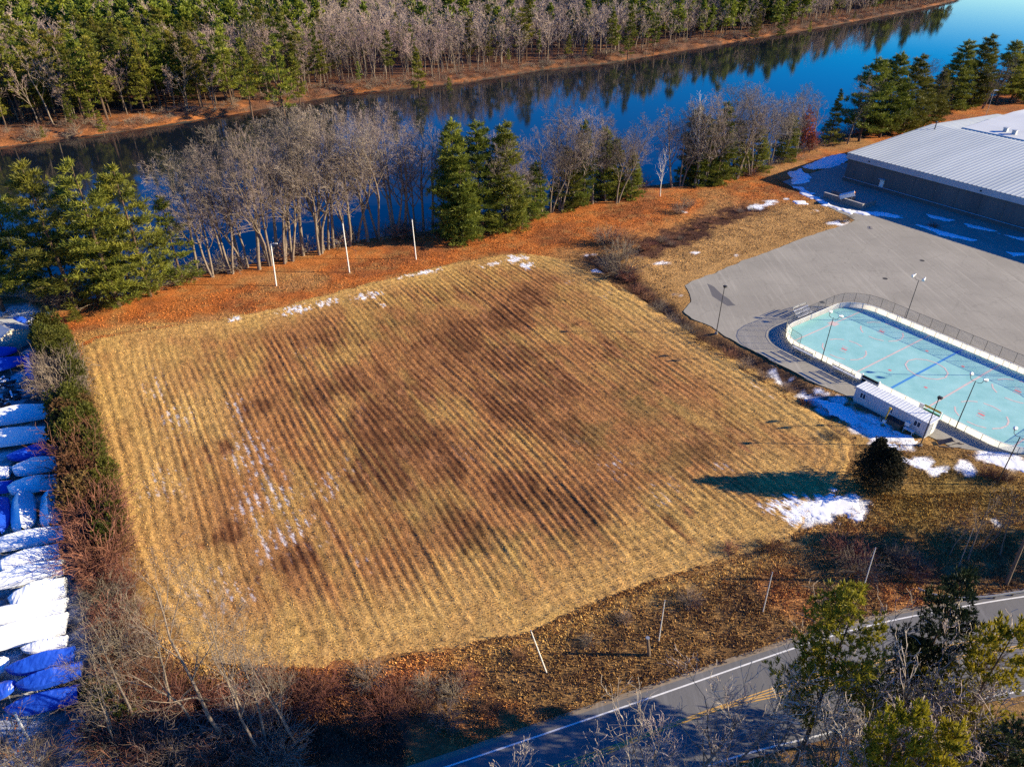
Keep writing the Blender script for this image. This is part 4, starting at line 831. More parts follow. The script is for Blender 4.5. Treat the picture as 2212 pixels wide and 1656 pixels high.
# ---------------------------------------------------------------- boats under shrink wrap in the yard
def wrapmat(name, col, col2, snow_amt):
    m, N, L, p = nt(name); tc = N.new("ShaderNodeTexCoord"); n1 = noise(N, L, 0.8, 5, tc.outputs["Object"], 0.6); n2 = noise(N, L, 3.0, 6, tc.outputs["Object"], 0.7)
    geo = N.new("ShaderNodeNewGeometry"); sp = N.new("ShaderNodeSeparateXYZ"); L.new(geo.outputs["Normal"], sp.inputs[0])
    c = mixn(N, L, ramp(N, L, n1.outputs["Fac"], [(.3, 0), (.7, 1)]), col2, col)
    f = N.new("ShaderNodeMath"); f.operation = 'MULTIPLY'; L.new(ramp(N, L, n2.outputs["Fac"], [(.58 - snow_amt, 0), (.64 - snow_amt, 1)]), f.inputs[0]); L.new(ramp(N, L, sp.outputs["Z"], [(.55, 0), (.85, 1)]), f.inputs[1])
    L.new(mixn(N, L, f.outputs[0], c, (.82, .84, .86)), p.inputs["Base Color"]); setp(p, Roughness=0.38); bump(N, L, p, n1.outputs["Fac"], 0.6, 0.15); return m
M['wrapwhite'] = wrapmat('white_shrink_wrap', (0.84, 0.86, 0.88), (0.74, 0.78, 0.84), -0.04); M['wrapblue'] = wrapmat('blue_shrink_wrap', (0.015, 0.085, 0.55), (0.01, 0.05, 0.40), -0.14)
M['hullw'] = mat('pale_hull', (0.55, 0.56, 0.58), 0.35, 0.2, 1); M['hulld'] = mat('dark_hull', (0.03, 0.035, 0.05), 0.35, 0.2, 1)
def boat(s, e, W, zr, wrap, lab, hull='hulld', point=1.0, seed=0, peak=.45, z=1.5):
    s = np.array(G(*s, z)); e = np.array(G(*e, z)); d = e - s; Lb = np.linalg.norm(d)
    t = thing('wrapped_boat', lab, "boat", (*s, 0), math.atan2(d[1], d[0]), "shrink wrapped boats laid up in the yard")
    r = np.random.default_rng(seed); n = 22; T = np.linspace(0, 1, n); wv = []; hv = []
    prof = lambda u: (0.90 + .1 * min(1, u / .35)) * (1 if u < .5 else max(0.03, 1 - ((u - .5) / .5) ** (2.6 if point else 5)) ** (.8 if point else .6))
    V = []; k = 11
    zg = lambda u: 1.05 + .25 * u
    for i, u in enumerate(T):
        w_ = W / 2 * prof(u); g_ = zg(u); rz_ = g_ + (zr - g_) * (0.55 + .45 * math.exp(-((u - peak) / .33) ** 2)) * (1 if u < .8 else 1 - .5 * ((u - .8) / .2) ** 2)
        for j in range(k):
            a = -1 + 2 * j / (k - 1); aa = abs(a)
            if aa > .85: y, zz = w_ * (1.0 if aa < .99 else 1.0), g_ - (.35 if aa > .99 else 0)
            else: y, zz = w_ * (aa / .85) ** .9 * .98, g_ + (rz_ - g_) * (1 - (aa / .85) ** 1.05) + .03 * r.normal()
            V.append((u * Lb, math.copysign(y, a), zz))
    F = [[i * k + j, (i + 1) * k + j, (i + 1) * k + j + 1, i * k + j + 1] for i in range(n - 1) for j in range(k - 1)]
    b = MB(); b.add(V, F); b.add(V[:k], [list(range(k))]); b.build('wrap', M[wrap], t, smooth=False)
    V = []
    for u in T:
        w_ = W / 2 * prof(u) * .97; g_ = zg(u) - .33
        V += [(u * Lb * .985 + .05, -w_, g_), (u * Lb * .985 + .05, -w_ * .8, .7 + .2 * u), (u * Lb * .985 + .05, 0, .38 + .35 * u * u), (u * Lb * .985 + .05, w_ * .8, .7 + .2 * u), (u * Lb * .985 + .05, w_, g_)]
    b = MB(); b.add(V, [[i * 5 + j, i * 5 + j + 1, (i + 1) * 5 + j + 1, (i + 1) * 5 + j] for i in range(n - 1) for j in range(4)]); b.add(V[:5], [[4, 3, 2, 1, 0]]); b.build('hull', M[hull], t, smooth=True)
    for x in (.2, .7):
        for sy in (-1, 1): b = MB(); b.tube([(x * Lb, sy * W * .62, 0), (x * Lb, sy * W * .40, .85)], .05, 6); b.build('stand', M['steel'], t)
BO = [((-40, 760), (36, 752), 2.5, 2.4, 'wrapblue', "small bright blue wrapped boat nearest the pale shed", 1), ((-70, 800), (56, 772), 2.9, 2.7, 'wrapblue', "long blue wrapped boat pointing at the upright dark blue one", 1), ((63, 764), (74, 816), 2.3, 2.3, 'wrapblue', "small dark blue wrapped boat lying crosswise by the top of the hedge", 1),
      ((108, 882), (-75, 912), 3.0, 3.1, 'wrapwhite', "large pale wrapped boat just below the empty boat trailer", 0), ((112, 928), (-80, 956), 3.1, 3.0, 'wrapwhite', "pale wrapped boat between the big pale one and the dark blue one", 0), ((125, 957), (14, 985), 2.6, 2.4, 'wrapblue', "dark blue wrapped boat between two pairs of pale boats", 1),
      ((124, 992), (26, 1012), 2.7, 2.7, 'wrapwhite', "squarish pale wrapped boat, upper of a pair below the dark blue boat", 0), ((124, 1030), (16, 1052), 2.7, 2.6, 'wrapwhite', "squarish pale wrapped boat, lower of a pair above the two crosswise boats", 0), ((20, 1012), (-60, 1024), 2.2, 2.2, 'wrapwhite', "pale boat poking in from the left beside the squarish pair", 1), ((20, 1042), (-60, 1056), 2.3, 2.2, 'wrapblue', "dark blue boat poking in from the left beside the squarish pair", 1),
      ((46, 1068), (48, 1140), 2.6, 2.7, 'wrapwhite', "crosswise pale boat with white snow glare on its cover, left of two", 0), ((108, 1062), (108, 1130), 2.5, 2.6, 'wrapwhite', "crosswise pale boat by the hedge, right of two", 0), ((-6, 1075), (-2, 1146), 2.3, 2.3, 'wrapblue', "crosswise dark blue boat cut by the left edge", 1),
      ((138, 1142), (-60, 1182), 2.4, 2.6, 'wrapwhite', "long pale boat right below the crosswise boats", 1), ((128, 1180), (-8, 1218), 2.5, 2.5, 'wrapwhite', "blunt pale boat with a snow streaked cover", 0), ((136, 1216), (-90, 1268), 2.5, 2.6, 'wrapwhite', "long boat half in sun, white to the left and blue to the right", 1), ((140, 1258), (18, 1294), 2.8, 3.0, 'wrapwhite', "bulky sunlit white boat with a rounded end", 0),
      ((138, 1300), (-90, 1340), 2.4, 2.5, 'wrapwhite', "slim sunlit white boat with a seam line along its cover", 1), ((140, 1336), (-110, 1400), 2.9, 2.9, 'wrapwhite', "longest sunlit white boat, last big one before the blue boats", 1), ((140, 1376), (44, 1398), 1.7, 1.9, 'wrapwhite', "small pointed white boat wedged above the first blue boat", 1), ((-50, 1450), (18, 1420), 2.2, 2.2, 'wrapwhite', "white boat bow poking in from the left beside the blue boats", 1),
      ((156, 1404), (12, 1444), 2.3, 2.5, 'wrapblue', "bright blue pointed boat, uppermost of the three at the bottom", 1), ((172, 1436), (34, 1478), 2.2, 2.4, 'wrapblue', "blue pointed boat in the middle of the three at the bottom", 1), ((-40, 1500), (34, 1470), 2.0, 2.1, 'wrapblue', "short blue boat at the left edge beside the bottom three", 1), ((168, 1488), (8, 1530), 2.3, 2.4, 'wrapblue', "dark blue long boat, lowest of the three at the bottom", 1)]
for k, (s, e, W, zr, wr, lb, pt) in enumerate(BO): boat(s, e, W * (1.08 if k < 19 else .95), zr, wr, lb, 'hullw' if wr == 'wrapwhite' and k % 2 else 'hulld', pt, 100 + k, .35 + .2 * ((k * 7) % 5) / 5)
# empty boat trailer
x, y = G(58, 848); t = thing('boat_trailer', "empty dark boat trailer standing on the snow by the hedge", "boat trailer", (x, y, 0), R(118)); b = MB()
for sy in (-.75, .75): b.bar((-3, sy, .55), (2.4, sy, .55), .09, .12)
for xx in (-2.6, -1.8, -1.0, -.2, .6, 1.4, 2.2): b.bar((xx, -.75, .56), (xx, .75, .56), .07, .08)
b.bar((2.4, -.75, .55), (4.2, 0, .55), .09, .1); b.bar((2.4, .75, .55), (4.2, 0, .55), .09, .1); b.build('frame', M['pole_dark'], t)
for sy in (-.98, .98): b = MB(); b.tube([(-.6, sy - .1, .33), (-.6, sy + .1, .33)], .33, 14); b.build('wheel', M['rubber'], t)
# sheds at the head of the yard
th_ = math.atan2(G(84, 729, 2.5)[1] - G(84, 672, 2.5)[1], G(84, 729, 2.5)[0] - G(84, 672, 2.5)[0])
x, y = G(95, 702, 2.4); t = thing('red_shed', "narrow red shed with a teal metal roof at the top of the hedge", "shed", (x, y, 0), th_)
b = MB(); b.box(-4.6, 4.6, -1.1, 1.1, 0, 2.2); b.build('wall', M['red'], t); M['tealroof'] = mat('teal_metal_roof', (0.22, 0.38, 0.40), 0.5, 0.35, .5, stretch=(3, .2, 1))
b = MB(); b.add([(-4.9, -1.35, 2.15), (4.9, -1.35, 2.15), (4.9, 1.3, 2.75), (-4.9, 1.3, 2.75), (-4.9, -1.35, 2.07), (4.9, -1.35, 2.07), (4.9, 1.3, 2.67), (-4.9, 1.3, 2.67)], [[0, 1, 2, 3], [4, 7, 6, 5], [0, 4, 5, 1], [1, 5, 6, 2], [2, 6, 7, 3], [3, 7, 4, 0]])
for k in range(20): b.bar((-4.85 + k * .5, -1.33, 2.17), (-4.85 + k * .5, 1.28, 2.77), .05, .05)
b.build('roof', M['tealroof'], t)
x, y = G(8, 722, 2.0); t = thing('pale_shed', "cream walled shed with a grey roof at the left edge of the boatyard", "shed", (x, y, 0), th_ + .5)
M['cream'] = mat('cream_boards', (0.66, 0.58, 0.45), .7, .2, 1)
b = MB(); b.box(-3.2, 3.4, -3.2, 3.2, 0, 2.7); b.add([(3.4, -3.2, 2.7), (3.4, 3.2, 2.7), (3.4, 0, 4.0)], [[0, 1, 2]]); b.build('wall', M['cream'], t)
b = MB()
for sg in (-1, 1): b.add([(-3.4, sg * 3.5, 2.6), (3.7, sg * 3.5, 2.6), (3.7, 0, 4.1), (-3.4, 0, 4.1), (-3.4, sg * 3.5, 2.48), (3.7, sg * 3.5, 2.48), (3.7, 0, 3.98), (-3.4, 0, 3.98)], [[0, 1, 2, 3], [4, 5, 6, 7], [0, 1, 5, 4], [1, 2, 6, 5]])
b.build('roof', M['fascia'], t)
x, y = G(128, 736, .4); t = thing('dinghy', "small white dinghy on the ground below the red shed", "dinghy", (x, y, .02), .4); b = MB(); n = 9; V = []
for i in range(n):
    u = i / (n - 1); w_ = .65 * (1 - (max(0, u - .4) / .6) ** 2) + .02; V += [(u * 3 - 1.5, -w_, .6), (u * 3 - 1.5, -w_ * .6, .12), (u * 3 - 1.5, w_ * .6, .12), (u * 3 - 1.5, w_, .6), (u * 3 - 1.5, w_ * .85, .6), (u * 3 - 1.5, w_ * .5, .2), (u * 3 - 1.5, -w_ * .5, .2), (u * 3 - 1.5, -w_ * .85, .6)]
b.add(V, [[i * 8 + j, i * 8 + (j + 1) % 8, (i + 1) * 8 + (j + 1) % 8, (i + 1) * 8 + j] for i in range(n - 1) for j in range(8)]); b.add(V[:8], [[0, 1, 2, 3], [4, 5, 6, 7]]); b.build('hull', M['white_paint'], t)
b = MB(); b.box(-.3, 0, -.55, .55, .42, .46); b.build('seat', M['wood'], t)
x, y = G(38, 688, .8); t = thing('tarp_heap', "bright blue tarp thrown over a low heap beside the sheds", "tarp", (x, y, 0), 0); b = MB(); rr_ = np.random.default_rng(4); V = [(1.9 * math.cos(a) * q + .15 * rr_.normal(), 1.3 * math.sin(a) * q + .1 * rr_.normal(), 1.2 * (1 - q * q) + .12 * rr_.normal() * (q < 1)) for q in (1, .75, .5, .25) for a in np.linspace(0, 6.283, 16, endpoint=False)] + [(0, 0, 1.2)]
b.add(V, [[i * 16 + j, i * 16 + (j + 1) % 16, i * 16 + 16 + (j + 1) % 16, i * 16 + 16 + j] for i in range(3) for j in range(16)]); b.add(V, [[48 + j, 48 + (j + 1) % 16, 64] for j in range(16)]); b.build('tarp', M['wrapblue'], t, smooth=True)
rr_ = np.random.default_rng(14)
for k, (px, py, lb) in enumerate([(12, 828, "heap of dark boat parts dusted with snow at the left edge"), (30, 858, "second dark snow dusted heap beside the empty boat trailer"), (64, 708, "dark covered heap on the snow between the two sheds"), (102, 850, "dark gear stacked along the hedge foot by the empty boat trailer")]):
    x, y = G(px, py, .5); t = thing('gear_heap', lb, "heap", (x, y, 0), rr_.uniform(0, 3)); b = MB()
    for q in range(26):
        c_ = rr_.normal(0, .9, 2); z_ = rr_.uniform(0, .9); a_ = rr_.uniform(0, 3); p_ = np.array((c_[0], c_[1], z_)); q_ = p_ + np.array((math.cos(a_), math.sin(a_), rr_.uniform(-.1, .3))) * rr_.uniform(.5, 1.6); b.bar(p_, q_, rr_.uniform(.15, .5), rr_.uniform(.1, .4), 0 if rr_.random() < .7 else 1)
    b.build('gear', [M['black'], M['snow']], t)

# ---------------------------------------------------------------- trees and shrubs
def rot_about(d, ang, rnd):
    v = Vector((rnd.gauss(0, 1), rnd.gauss(0, 1), rnd.gauss(0, 1))); v = v - d * v.dot(d)
    if v.length < 1e-6: v = Vector((1, 0, 0))
    v.normalize(); return (d * math.cos(ang) + v * math.sin(ang)).normalized()
def bare_segs(seed, H=18.0, stems=1, lean=0.15, nseg=(8, 6, 4, 3, 2), nch=(2, 2, 2, 1.3), ratio=(.5, .55, .5, .55), ang=(38, 40, 42, 45), start=(2, 1, 1, 0), wig=(.07, .12, .17, .2, .22), up=(.06, .13, .08, .03, .0), r0=.013, rmin=.013, maxlv=4, low=.28):
    rnd = random.Random(seed); S = [[] for _ in range(5)]
    def grow(p, d, L_, r, lv):
        n = nseg[lv]; st = L_ / n
        for i in range(n):
            d = (d + Vector((rnd.gauss(0, wig[lv]), rnd.gauss(0, wig[lv]), rnd.gauss(0, wig[lv]) + up[lv]))).normalized()
            q = p + d * st; r1 = max(rmin, r * (1 - .8 * (i + 1) / n) if lv else r * (1 - .72 * (i + 1) / n)); ra = max(rmin, r * (1 - .8 * i / n))
            S[lv].append((*p, *q, ra, r1))
            if lv < maxlv and i >= start[lv] and (lv > 0 or (i + 1) / n >= low):
                c = nch[lv]; c = int(c) + (rnd.random() < c - int(c))
                for _ in range(c):
                    f = (1 - .55 * i / n) * rnd.uniform(.7, 1.15)
                    grow(q, rot_about(d, R(ang[lv] * rnd.uniform(.7, 1.25)), rnd), L_ * ratio[lv] * f, max(rmin, r1 * .62), lv + 1)
            p = q
    for s in range(stems):
        a = rnd.uniform(0, 6.28); l = lean * rnd.uniform(.4, 1.2) if stems > 1 else lean * .3
        grow(Vector((math.cos(a) * .25 * (stems > 1), math.sin(a) * .25 * (stems > 1), -.3)), Vector((math.cos(a) * l, math.sin(a) * l, 1)).normalized(), H * rnd.uniform(.82, .95) * (1 if s == 0 else rnd.uniform(.75, 1)), H * r0 * (1 if stems == 1 else .75), 0)
    return S
def tt(S, rnd): return np.repeat(np.random.default_rng(rnd).uniform(0, 1, len(S)), 6) if len(S) else 0
def bare_parts(seed, bark='bark', twig='twig', split=1, **k):
    S = bare_segs(seed, **k); a = MB()
    a.segs(S[0], 7)
    for lv in range(1, split + 1): a.segs(S[lv], 5)
    c = MB()
    for lv in range(split + 1, 5):
        if S[lv]: c.segs(S[lv], 3, 0, np.repeat(np.random.default_rng(seed + lv).uniform(0, 1, len(S[lv])), 6))
    return [('trunk', a.mesh('trunk', [M[bark]], True)), ('crown', c.mesh('crown', [M[twig]]))]
def pine_parts(seed, H=24.0, base=.22, Lmax=.2, needles='pine', bark='pinebark', dz=1.0, K=9, size=.75, wid=.10, step=.75, droop=0.0, conical=False, nb=5, gap=.12, merge=False, up=.35):
    rnd = random.Random(seed); rng = np.random.default_rng(seed); a = MB(); tr_ = []; p = Vector((0, 0, -.3)); n = 10
    for i in range(n):
        q = Vector((rnd.gauss(0, .05), rnd.gauss(0, .05), (i + 1) / n * H)) + Vector((p.x, p.y, 0)) * .9; r = H * .0125
        tr_.append((*p, *q, r * (1 - .92 * i / n), r * (1 - .92 * (i + 1) / n))); p = q
    C = []; D = []; SZ = []; TI = []; bs_ = []; z = base * H
    while z < H * .985:
        t = (z / H - base) / (1 - base)
        Lw = Lmax * H * ((1 - t) ** (1.0 if conical else .62)) * (1 if conical or t > .12 else .75) + .35
        for k in range(nb if t < .9 else 3):
            if rnd.random() < gap: continue
            az = rnd.uniform(0, 6.28); L_ = Lw * rnd.uniform(.6, 1.2); el = (-.1 + .55 * t if not conical else -.25 + .5 * t) - droop
            z0 = z + rnd.uniform(-.4, .4) * dz; P = Vector((0, 0, z0)); d = Vector((math.cos(az) * math.cos(el), math.sin(az) * math.cos(el), math.sin(el)))
            m_ = 4; tn = rnd.random()
            for j in range(m_):
                d = (d + Vector((rnd.gauss(0, .1), rnd.gauss(0, .1), .09 + rnd.gauss(0, .05)))).normalized(); Q = P + d * L_ / m_
                bs_.append((*P, *Q, max(.012, .012 * L_ * (1 - j / m_)), max(.01, .012 * L_ * (1 - (j + 1) / m_))))
                sd_ = Vector((-d.y, d.x, 0)); sd_ = sd_.normalized() if sd_.length > 1e-6 else Vector((1, 0, 0))
                if j >= (1 if L_ > 1.5 else 0):
                    nt_ = max(1, int(L_ / m_ / step + rnd.random()))
                    for q_ in range(nt_):
                        f = (q_ + rnd.random()) / nt_; B = P + (Q - P) * f
                        wl_ = L_ * .34 * (1 - .45 * abs((j + f) / m_ - .55) * 2) + .15
                        for lat in ((-1, -.5, 0, .5, 1) if wl_ > .9 else (-.8, 0, .8) if wl_ > .4 else (0,)):
                            if rnd.random() < .12: continue
                            o = sd_ * lat * wl_ * rnd.uniform(.6, 1.1) + d * abs(lat) * wl_ * .25
                            C.append(tuple(B + o + Vector((0, 0, rnd.uniform(-.12, .18))))); dd = (d * .6 + sd_ * lat * .8 + Vector((0, 0, .3))).normalized(); D.append(tuple(dd)); SZ.append(size * rnd.uniform(.75, 1.25)); TI.append(min(1, max(0, tn * .5 + rnd.random() * .5)))
                P = Q
        z += dz * rnd.uniform(.75, 1.3)
    for k in range(3): C.append((p.x, p.y, H - .3 * k)); D.append((0, 0, 1)); SZ.append(size); TI.append(.7)
    c = MB(); c.fan(np.array(C), np.array(D), np.array(SZ), wid, K, rng, 0, .85, up, np.array(TI))
    a.segs(tr_, 7); a.segs(bs_, 3)
    if merge:
        for V, (F, m) in zip(c.v, c.f): a.add(V, F - F.min(), 1, np.concatenate(c.t))
        return [(None, a.mesh('pine_tree', [M[bark], M[needles]]))]
    return [('trunk', a.mesh('trunk', [M[bark]], True)), ('crown', c.mesh('crown', [M[needles]]))]
def brush_parts(seed, H=2.2, spread=1.3, n=70, mat_='brush_grey', leaf=None, nleaf=0):
    rnd = random.Random(seed); S = []
    for i in range(n):
        a = rnd.uniform(0, 6.28); q = rnd.random() ** .6 * spread * .55; p = Vector((math.cos(a) * q, math.sin(a) * q, -.05)); d = Vector((math.cos(a) * .35 + rnd.gauss(0, .25), math.sin(a) * .35 + rnd.gauss(0, .25), 1)).normalized(); L_ = H * rnd.uniform(.5, 1.15)
        for j in range(4):
            d = (d + Vector((d.x * .16 + rnd.gauss(0, .1), d.y * .16 + rnd.gauss(0, .1), -.12 + .02 * rnd.random()))).normalized(); Q = p + d * L_ / 4; S.append((*p, *Q, .016, .012))
            for _ in range(2 if j else 0):
                e = rot_about(d, R(rnd.uniform(25, 60)), rnd); E_ = Q + e * L_ * rnd.uniform(.1, .28); S.append((*Q, *E_, .010, .008)); e2 = rot_about(e, R(35), rnd); S.append((*E_, *(E_ + e2 * L_ * .1), .008, .007))
            p = Q
    b = MB(); b.segs(S, 3, 0, np.repeat(np.random.default_rng(seed).uniform(0, 1, len(S)), 6)); ms = [M[mat_]]
    if leaf:
        rg = np.random.default_rng(seed); S_ = np.array(S); pk = rg.choice(len(S_), nleaf); b.fan(S_[pk, 3:6], rg.normal(0, 1, (nleaf, 3)), np.full(nleaf, .16), .35, 3, rg, 1, 1.0, .0); ms.append(M[leaf])
    return [(None, b.mesh('shrub', ms))]
def leafy_parts(seed, H=3.5, rad=1.8, mat_='hedge_green', n=900, size=.32, K=6, lobes=5, stem='bark', wid=.16, core=.55, shape=None):
    rng = np.random.default_rng(seed); L_ = []
    for i in range(lobes): a = rng.uniform(0, 6.28); q = rng.uniform(.1, .55) * rad; L_.append((math.cos(a) * q, math.sin(a) * q, H * rng.uniform(.38, .66), rad * rng.uniform(.5, .72), H * rng.uniform(.28, .38)))
    if shape: L_ = shape
    C = []; D = []
    per = n // len(L_)
    for (x, y, z, rr, hh) in L_:
        u = rng.normal(0, 1, (per, 3)); u /= np.linalg.norm(u, axis=1)[:, None]; q = core + (1 - core) * rng.uniform(0, 1, (per, 1)) ** .6; q = q * (1 + .17 * rng.normal(0, 1, (per, 1)))
        P = u * q * np.array([rr, rr, hh]) + np.array([x, y, z]); P[:, 2] = np.abs(P[:, 2]); C.append(P); D.append(u)
    C = np.concatenate(C); D = np.concatenate(D); tn = np.clip(.5 * fbm(C[:, 0] + seed * 3, C[:, 1] + C[:, 2], .9, seed) + .5 * rng.uniform(0, 1, len(C)), 0, 1)
    c = MB(); c.fan(C, D, np.full(len(C), size), wid, K, rng, 0, .8, .15, tn)
    a = MB(); a.segs([(0, 0, -.1, x * .5, y * .5, z * .6, .07, .05) for x, y, z, r_, h_ in L_] + [(x * .5, y * .5, z * .6, x, y, z + h_ * .6, .05, .02) for x, y, z, r_, h_ in L_], 5)
    return [('stem', a.mesh('stem', [M[stem]])), ('crown', c.mesh('crown', [M[mat_]]))]
def place(parts, H0, name, lab, cat, xy, h, rz=0.0, group=None, z=None, wide=1.0):
    z = gz(*xy) if z is None else z; s = h / H0
    if parts[0][0] is None:
        o = put(name, parts[0][1]); o.location = (xy[0], xy[1], z); o.rotation_euler = (0, 0, rz); o.scale = (s * wide, s * wide, s); return tag(o, lab, cat, group)
    t = thing(name, lab, cat, (xy[0], xy[1], z), rz, group); t.scale = (s * wide, s * wide, s)
    for nm, me in parts: put(nm, me, t)
    return t
def TOPY(px, py, Y):      # where the ray through a tree top stands over the line at depth Y: returns x and height
    lo, hi = 0.0, 60.0
    for _ in range(40):
        m_ = (lo + hi) / 2
        if G(px, py, m_)[1] > Y: lo = m_
        else: hi = m_
    return G(px, py, lo)[0], lo
BK = dict(rmin=.0075, r0=.012, nch=(2, 1.9, 1.8, 1.25), ang=(44, 42, 40, 44), up=(.07, .14, .10, .05, .02), wig=(.05, .11, .16, .18, .2))
BARE = [bare_parts(1, stems=1, **BK), bare_parts(2, stems=2, lean=.16, **BK), bare_parts(3, stems=3, lean=.2, **BK), bare_parts(4, stems=1, low=.4, **BK), bare_parts(5, stems=2, lean=.2, low=.35, **BK)]
SK = dict(rmin=.009, r0=.0085, nch=(1.4, 1.4, 1.2, .6), ang=(36, 36, 40, 45), up=(.09, .14, .08, .04, .0), wig=(.07, .12, .18, .2, .2))
SPARSE = [bare_parts(6, twig='brush_grey', stems=1, low=.3, **SK), bare_parts(7, twig='brush_grey', stems=2, lean=.2, **SK), bare_parts(8, twig='brush_grey', stems=1, low=.45, **SK)]
GK = dict(rmin=.016, r0=.007, nch=(1.3, 1.3, .9), ang=(30, 32, 38, 42), up=(.1, .15, .08, .02, 0), wig=(.08, .14, .18, .2, .2), maxlv=3)
TWIGGY = [bare_parts(71, twig='twig_pale', stems=2, lean=.2, low=.35, **GK), bare_parts(72, twig='twig_pale', stems=3, lean=.25, low=.3, **GK), bare_parts(73, twig='twig_pale', stems=1, low=.3, **GK)]
PINE = [pine_parts(11, base=.12, size=.85, wid=.058, K=16, gap=.08), pine_parts(12, Lmax=.18, base=.06, nb=6, size=.85, wid=.058, K=16, gap=.06), pine_parts(13, Lmax=.22, base=.16, gap=.12, size=.85, wid=.058, K=16), pine_parts(14, Lmax=.19, base=.03, nb=7, size=.85, wid=.058, K=16, gap=.06)]
POPEN = [pine_parts(15, base=.1, Lmax=.21, gap=.18, size=.8, wid=.058, K=16, dz=1.25), pine_parts(16, base=.08, Lmax=.19, gap=.15, size=.8, wid=.058, K=16, dz=1.2), pine_parts(17, Lmax=.22, base=.15, gap=.25, size=.85, wid=.058, K=16, dz=1.3), pine_parts(18, base=.06, Lmax=.2, gap=.2, size=.8, wid=.058, K=16, dz=1.2)]
FIR = [pine_parts(21, base=.08, Lmax=.17, conical=True, dz=.8, nb=6, size=.65), pine_parts(22, base=.05, Lmax=.2, conical=True, dz=.9, nb=5, size=.7, gap=.2)]
ORD = ["first", "second", "third", "fourth", "fifth", "sixth", "seventh", "eighth", "ninth", "tenth", "eleventh", "twelfth", "thirteenth", "fourteenth", "fifteenth", "sixteenth", "seventeenth", "eighteenth", "nineteenth", "twentieth", "twenty-first", "twenty-second", "twenty-third", "twenty-fourth", "twenty-fifth", "twenty-sixth", "twenty-seventh", "twenty-eighth", "twenty-ninth", "thirtieth", "thirty-first", "thirty-second", "thirty-third", "thirty-fourth", "thirty-fifth", "thirty-sixth"] + ["thirty-seventh", "thirty-eighth", "thirty-ninth", "fortieth"] + ["forty-" + q for q in ("first", "second", "third", "fourth", "fifth", "sixth", "seventh", "eighth", "ninth")] + ["fiftieth"] + ["fifty-" + q for q in ("first", "second", "third", "fourth", "fifth", "sixth", "seventh", "eighth", "ninth")] + ["sixtieth"]
rg = np.random.default_rng(77)
def bt(parts, name, lab, cat, base, top, grp=None, wide=1.0, H0=None):
    xy = G(*base); h = HGT(base, top); place(parts, H0 or (24.0 if name.startswith(('pine', 'young')) else 18.0), name, lab, cat, xy, h, float(rg.uniform(0, 6.28)), grp, None, wide)
# pines at the left end of the bank
gP = "pines on the near bank"
for k, (b_, t_, lb, v) in enumerate([((72, 655), (62, 396), "pale green bushy pine farthest left on the near bank", 2), ((165, 668), (160, 356), "tall pine, second from the left in the near bank group", 0), ((258, 662), (250, 350), "tallest pine in the middle of the left near bank group", 1), ((325, 640), (318, 362), "tall pine beside the middle one in the left group", 0), ((395, 608), (352, 425), "shorter pine leaning at the right end of the left bank group", 3), ((8, 672), (12, 400), "dark pine cut by the left edge above the sheds", 2), ((212, 640), (205, 400), "pine set back behind the tall left bank pines", 3), ((130, 640), (115, 420), "pine set back between the first two left bank pines", 1), ((290, 640), (285, 400), "pine half hidden behind the middle of the left bank group", 3)]):
    bt(POPEN[v], 'pine_tree', lb, "pine tree", b_, t_, gP, 1.32)
bt(FIR[1], 'young_pine', "low green young pine at the foot of the left bank pines", "pine tree", (240, 664), (240, 610), "young pines on the near bank", 1.6)
bt(FIR[1], 'young_pine', "small yellowish evergreen bush beside the red shed", "pine tree", (165, 690), (165, 655), "young pines on the near bank", 2.2)
for k, (b_, t_, lb, v, w_) in enumerate([((985, 512), (976, 262), "dark tall pine at the left of the middle bank group", 3, 1.3), ((1000, 520), (985, 326), "lighter fuller pine standing in front of the dark tall one", 3, 1.35), ((1036, 502), (1034, 266), "slim tall pine second in the middle bank group", 1, 1.3), ((1092, 497), (1088, 266), "tall pine at the right of the middle bank group", 3, 1.3), ((1255, 445), (1256, 262), "dark pine behind the bare trees right of the middle group", 3, .9), ((1300, 432), (1298, 275), "greenish pine left of the gnarled bare tree", 1, 1.1), ((1362, 428), (1358, 330), "short green pine beside the gnarled bare tree", 3, 1.5), ((1490, 392), (1478, 232), "dark ragged pine right of the small birch", 3, 1.3), ((1548, 392), (1545, 222), "green pine in the mixed clump right of the small birch", 3, 1.3), ((1692, 346), (1688, 245), "short rounded pine by the russet sapling", 3, 1.7), ((1512, 396), (1510, 250), "dark pine buried in the left of the mixed clump", 3, 1.5), ((1580, 380), (1576, 262), "dark pine buried in the middle of the mixed clump", 1, 1.7), ((1630, 368), (1626, 268), "low dark pine at the right of the mixed clump", 3, 1.8), ((1222, 450), (1220, 320), "low dark pine among bare trees right of the middle group", 3, 1.6), ((1322, 428), (1320, 300), "dark pine behind the gnarled bare tree", 3, 1.5), ((1155, 470), (1152, 350), "low ragged pine right beside the middle group", 1, 1.7)]):
    bt(PINE[v], 'pine_tree', lb, "pine tree", b_, t_, gP, w_)
bt(FIR[0], 'young_pine', "low evergreen shrub at the foot of the middle bank pines", "pine tree", (1128, 498), (1126, 425), "young pines on the near bank", 1.5); bt(FIR[1], 'young_pine', "low spreading evergreen at the foot of the mixed clump", "pine tree", (1540, 398), (1538, 345), "young pines on the near bank", 1.7)
bt(FIR[0], 'young_pine', "conical young pine between the russet sapling and the big pines", "pine tree", (1790, 312), (1782, 194), "young pines on the near bank", 1.2)
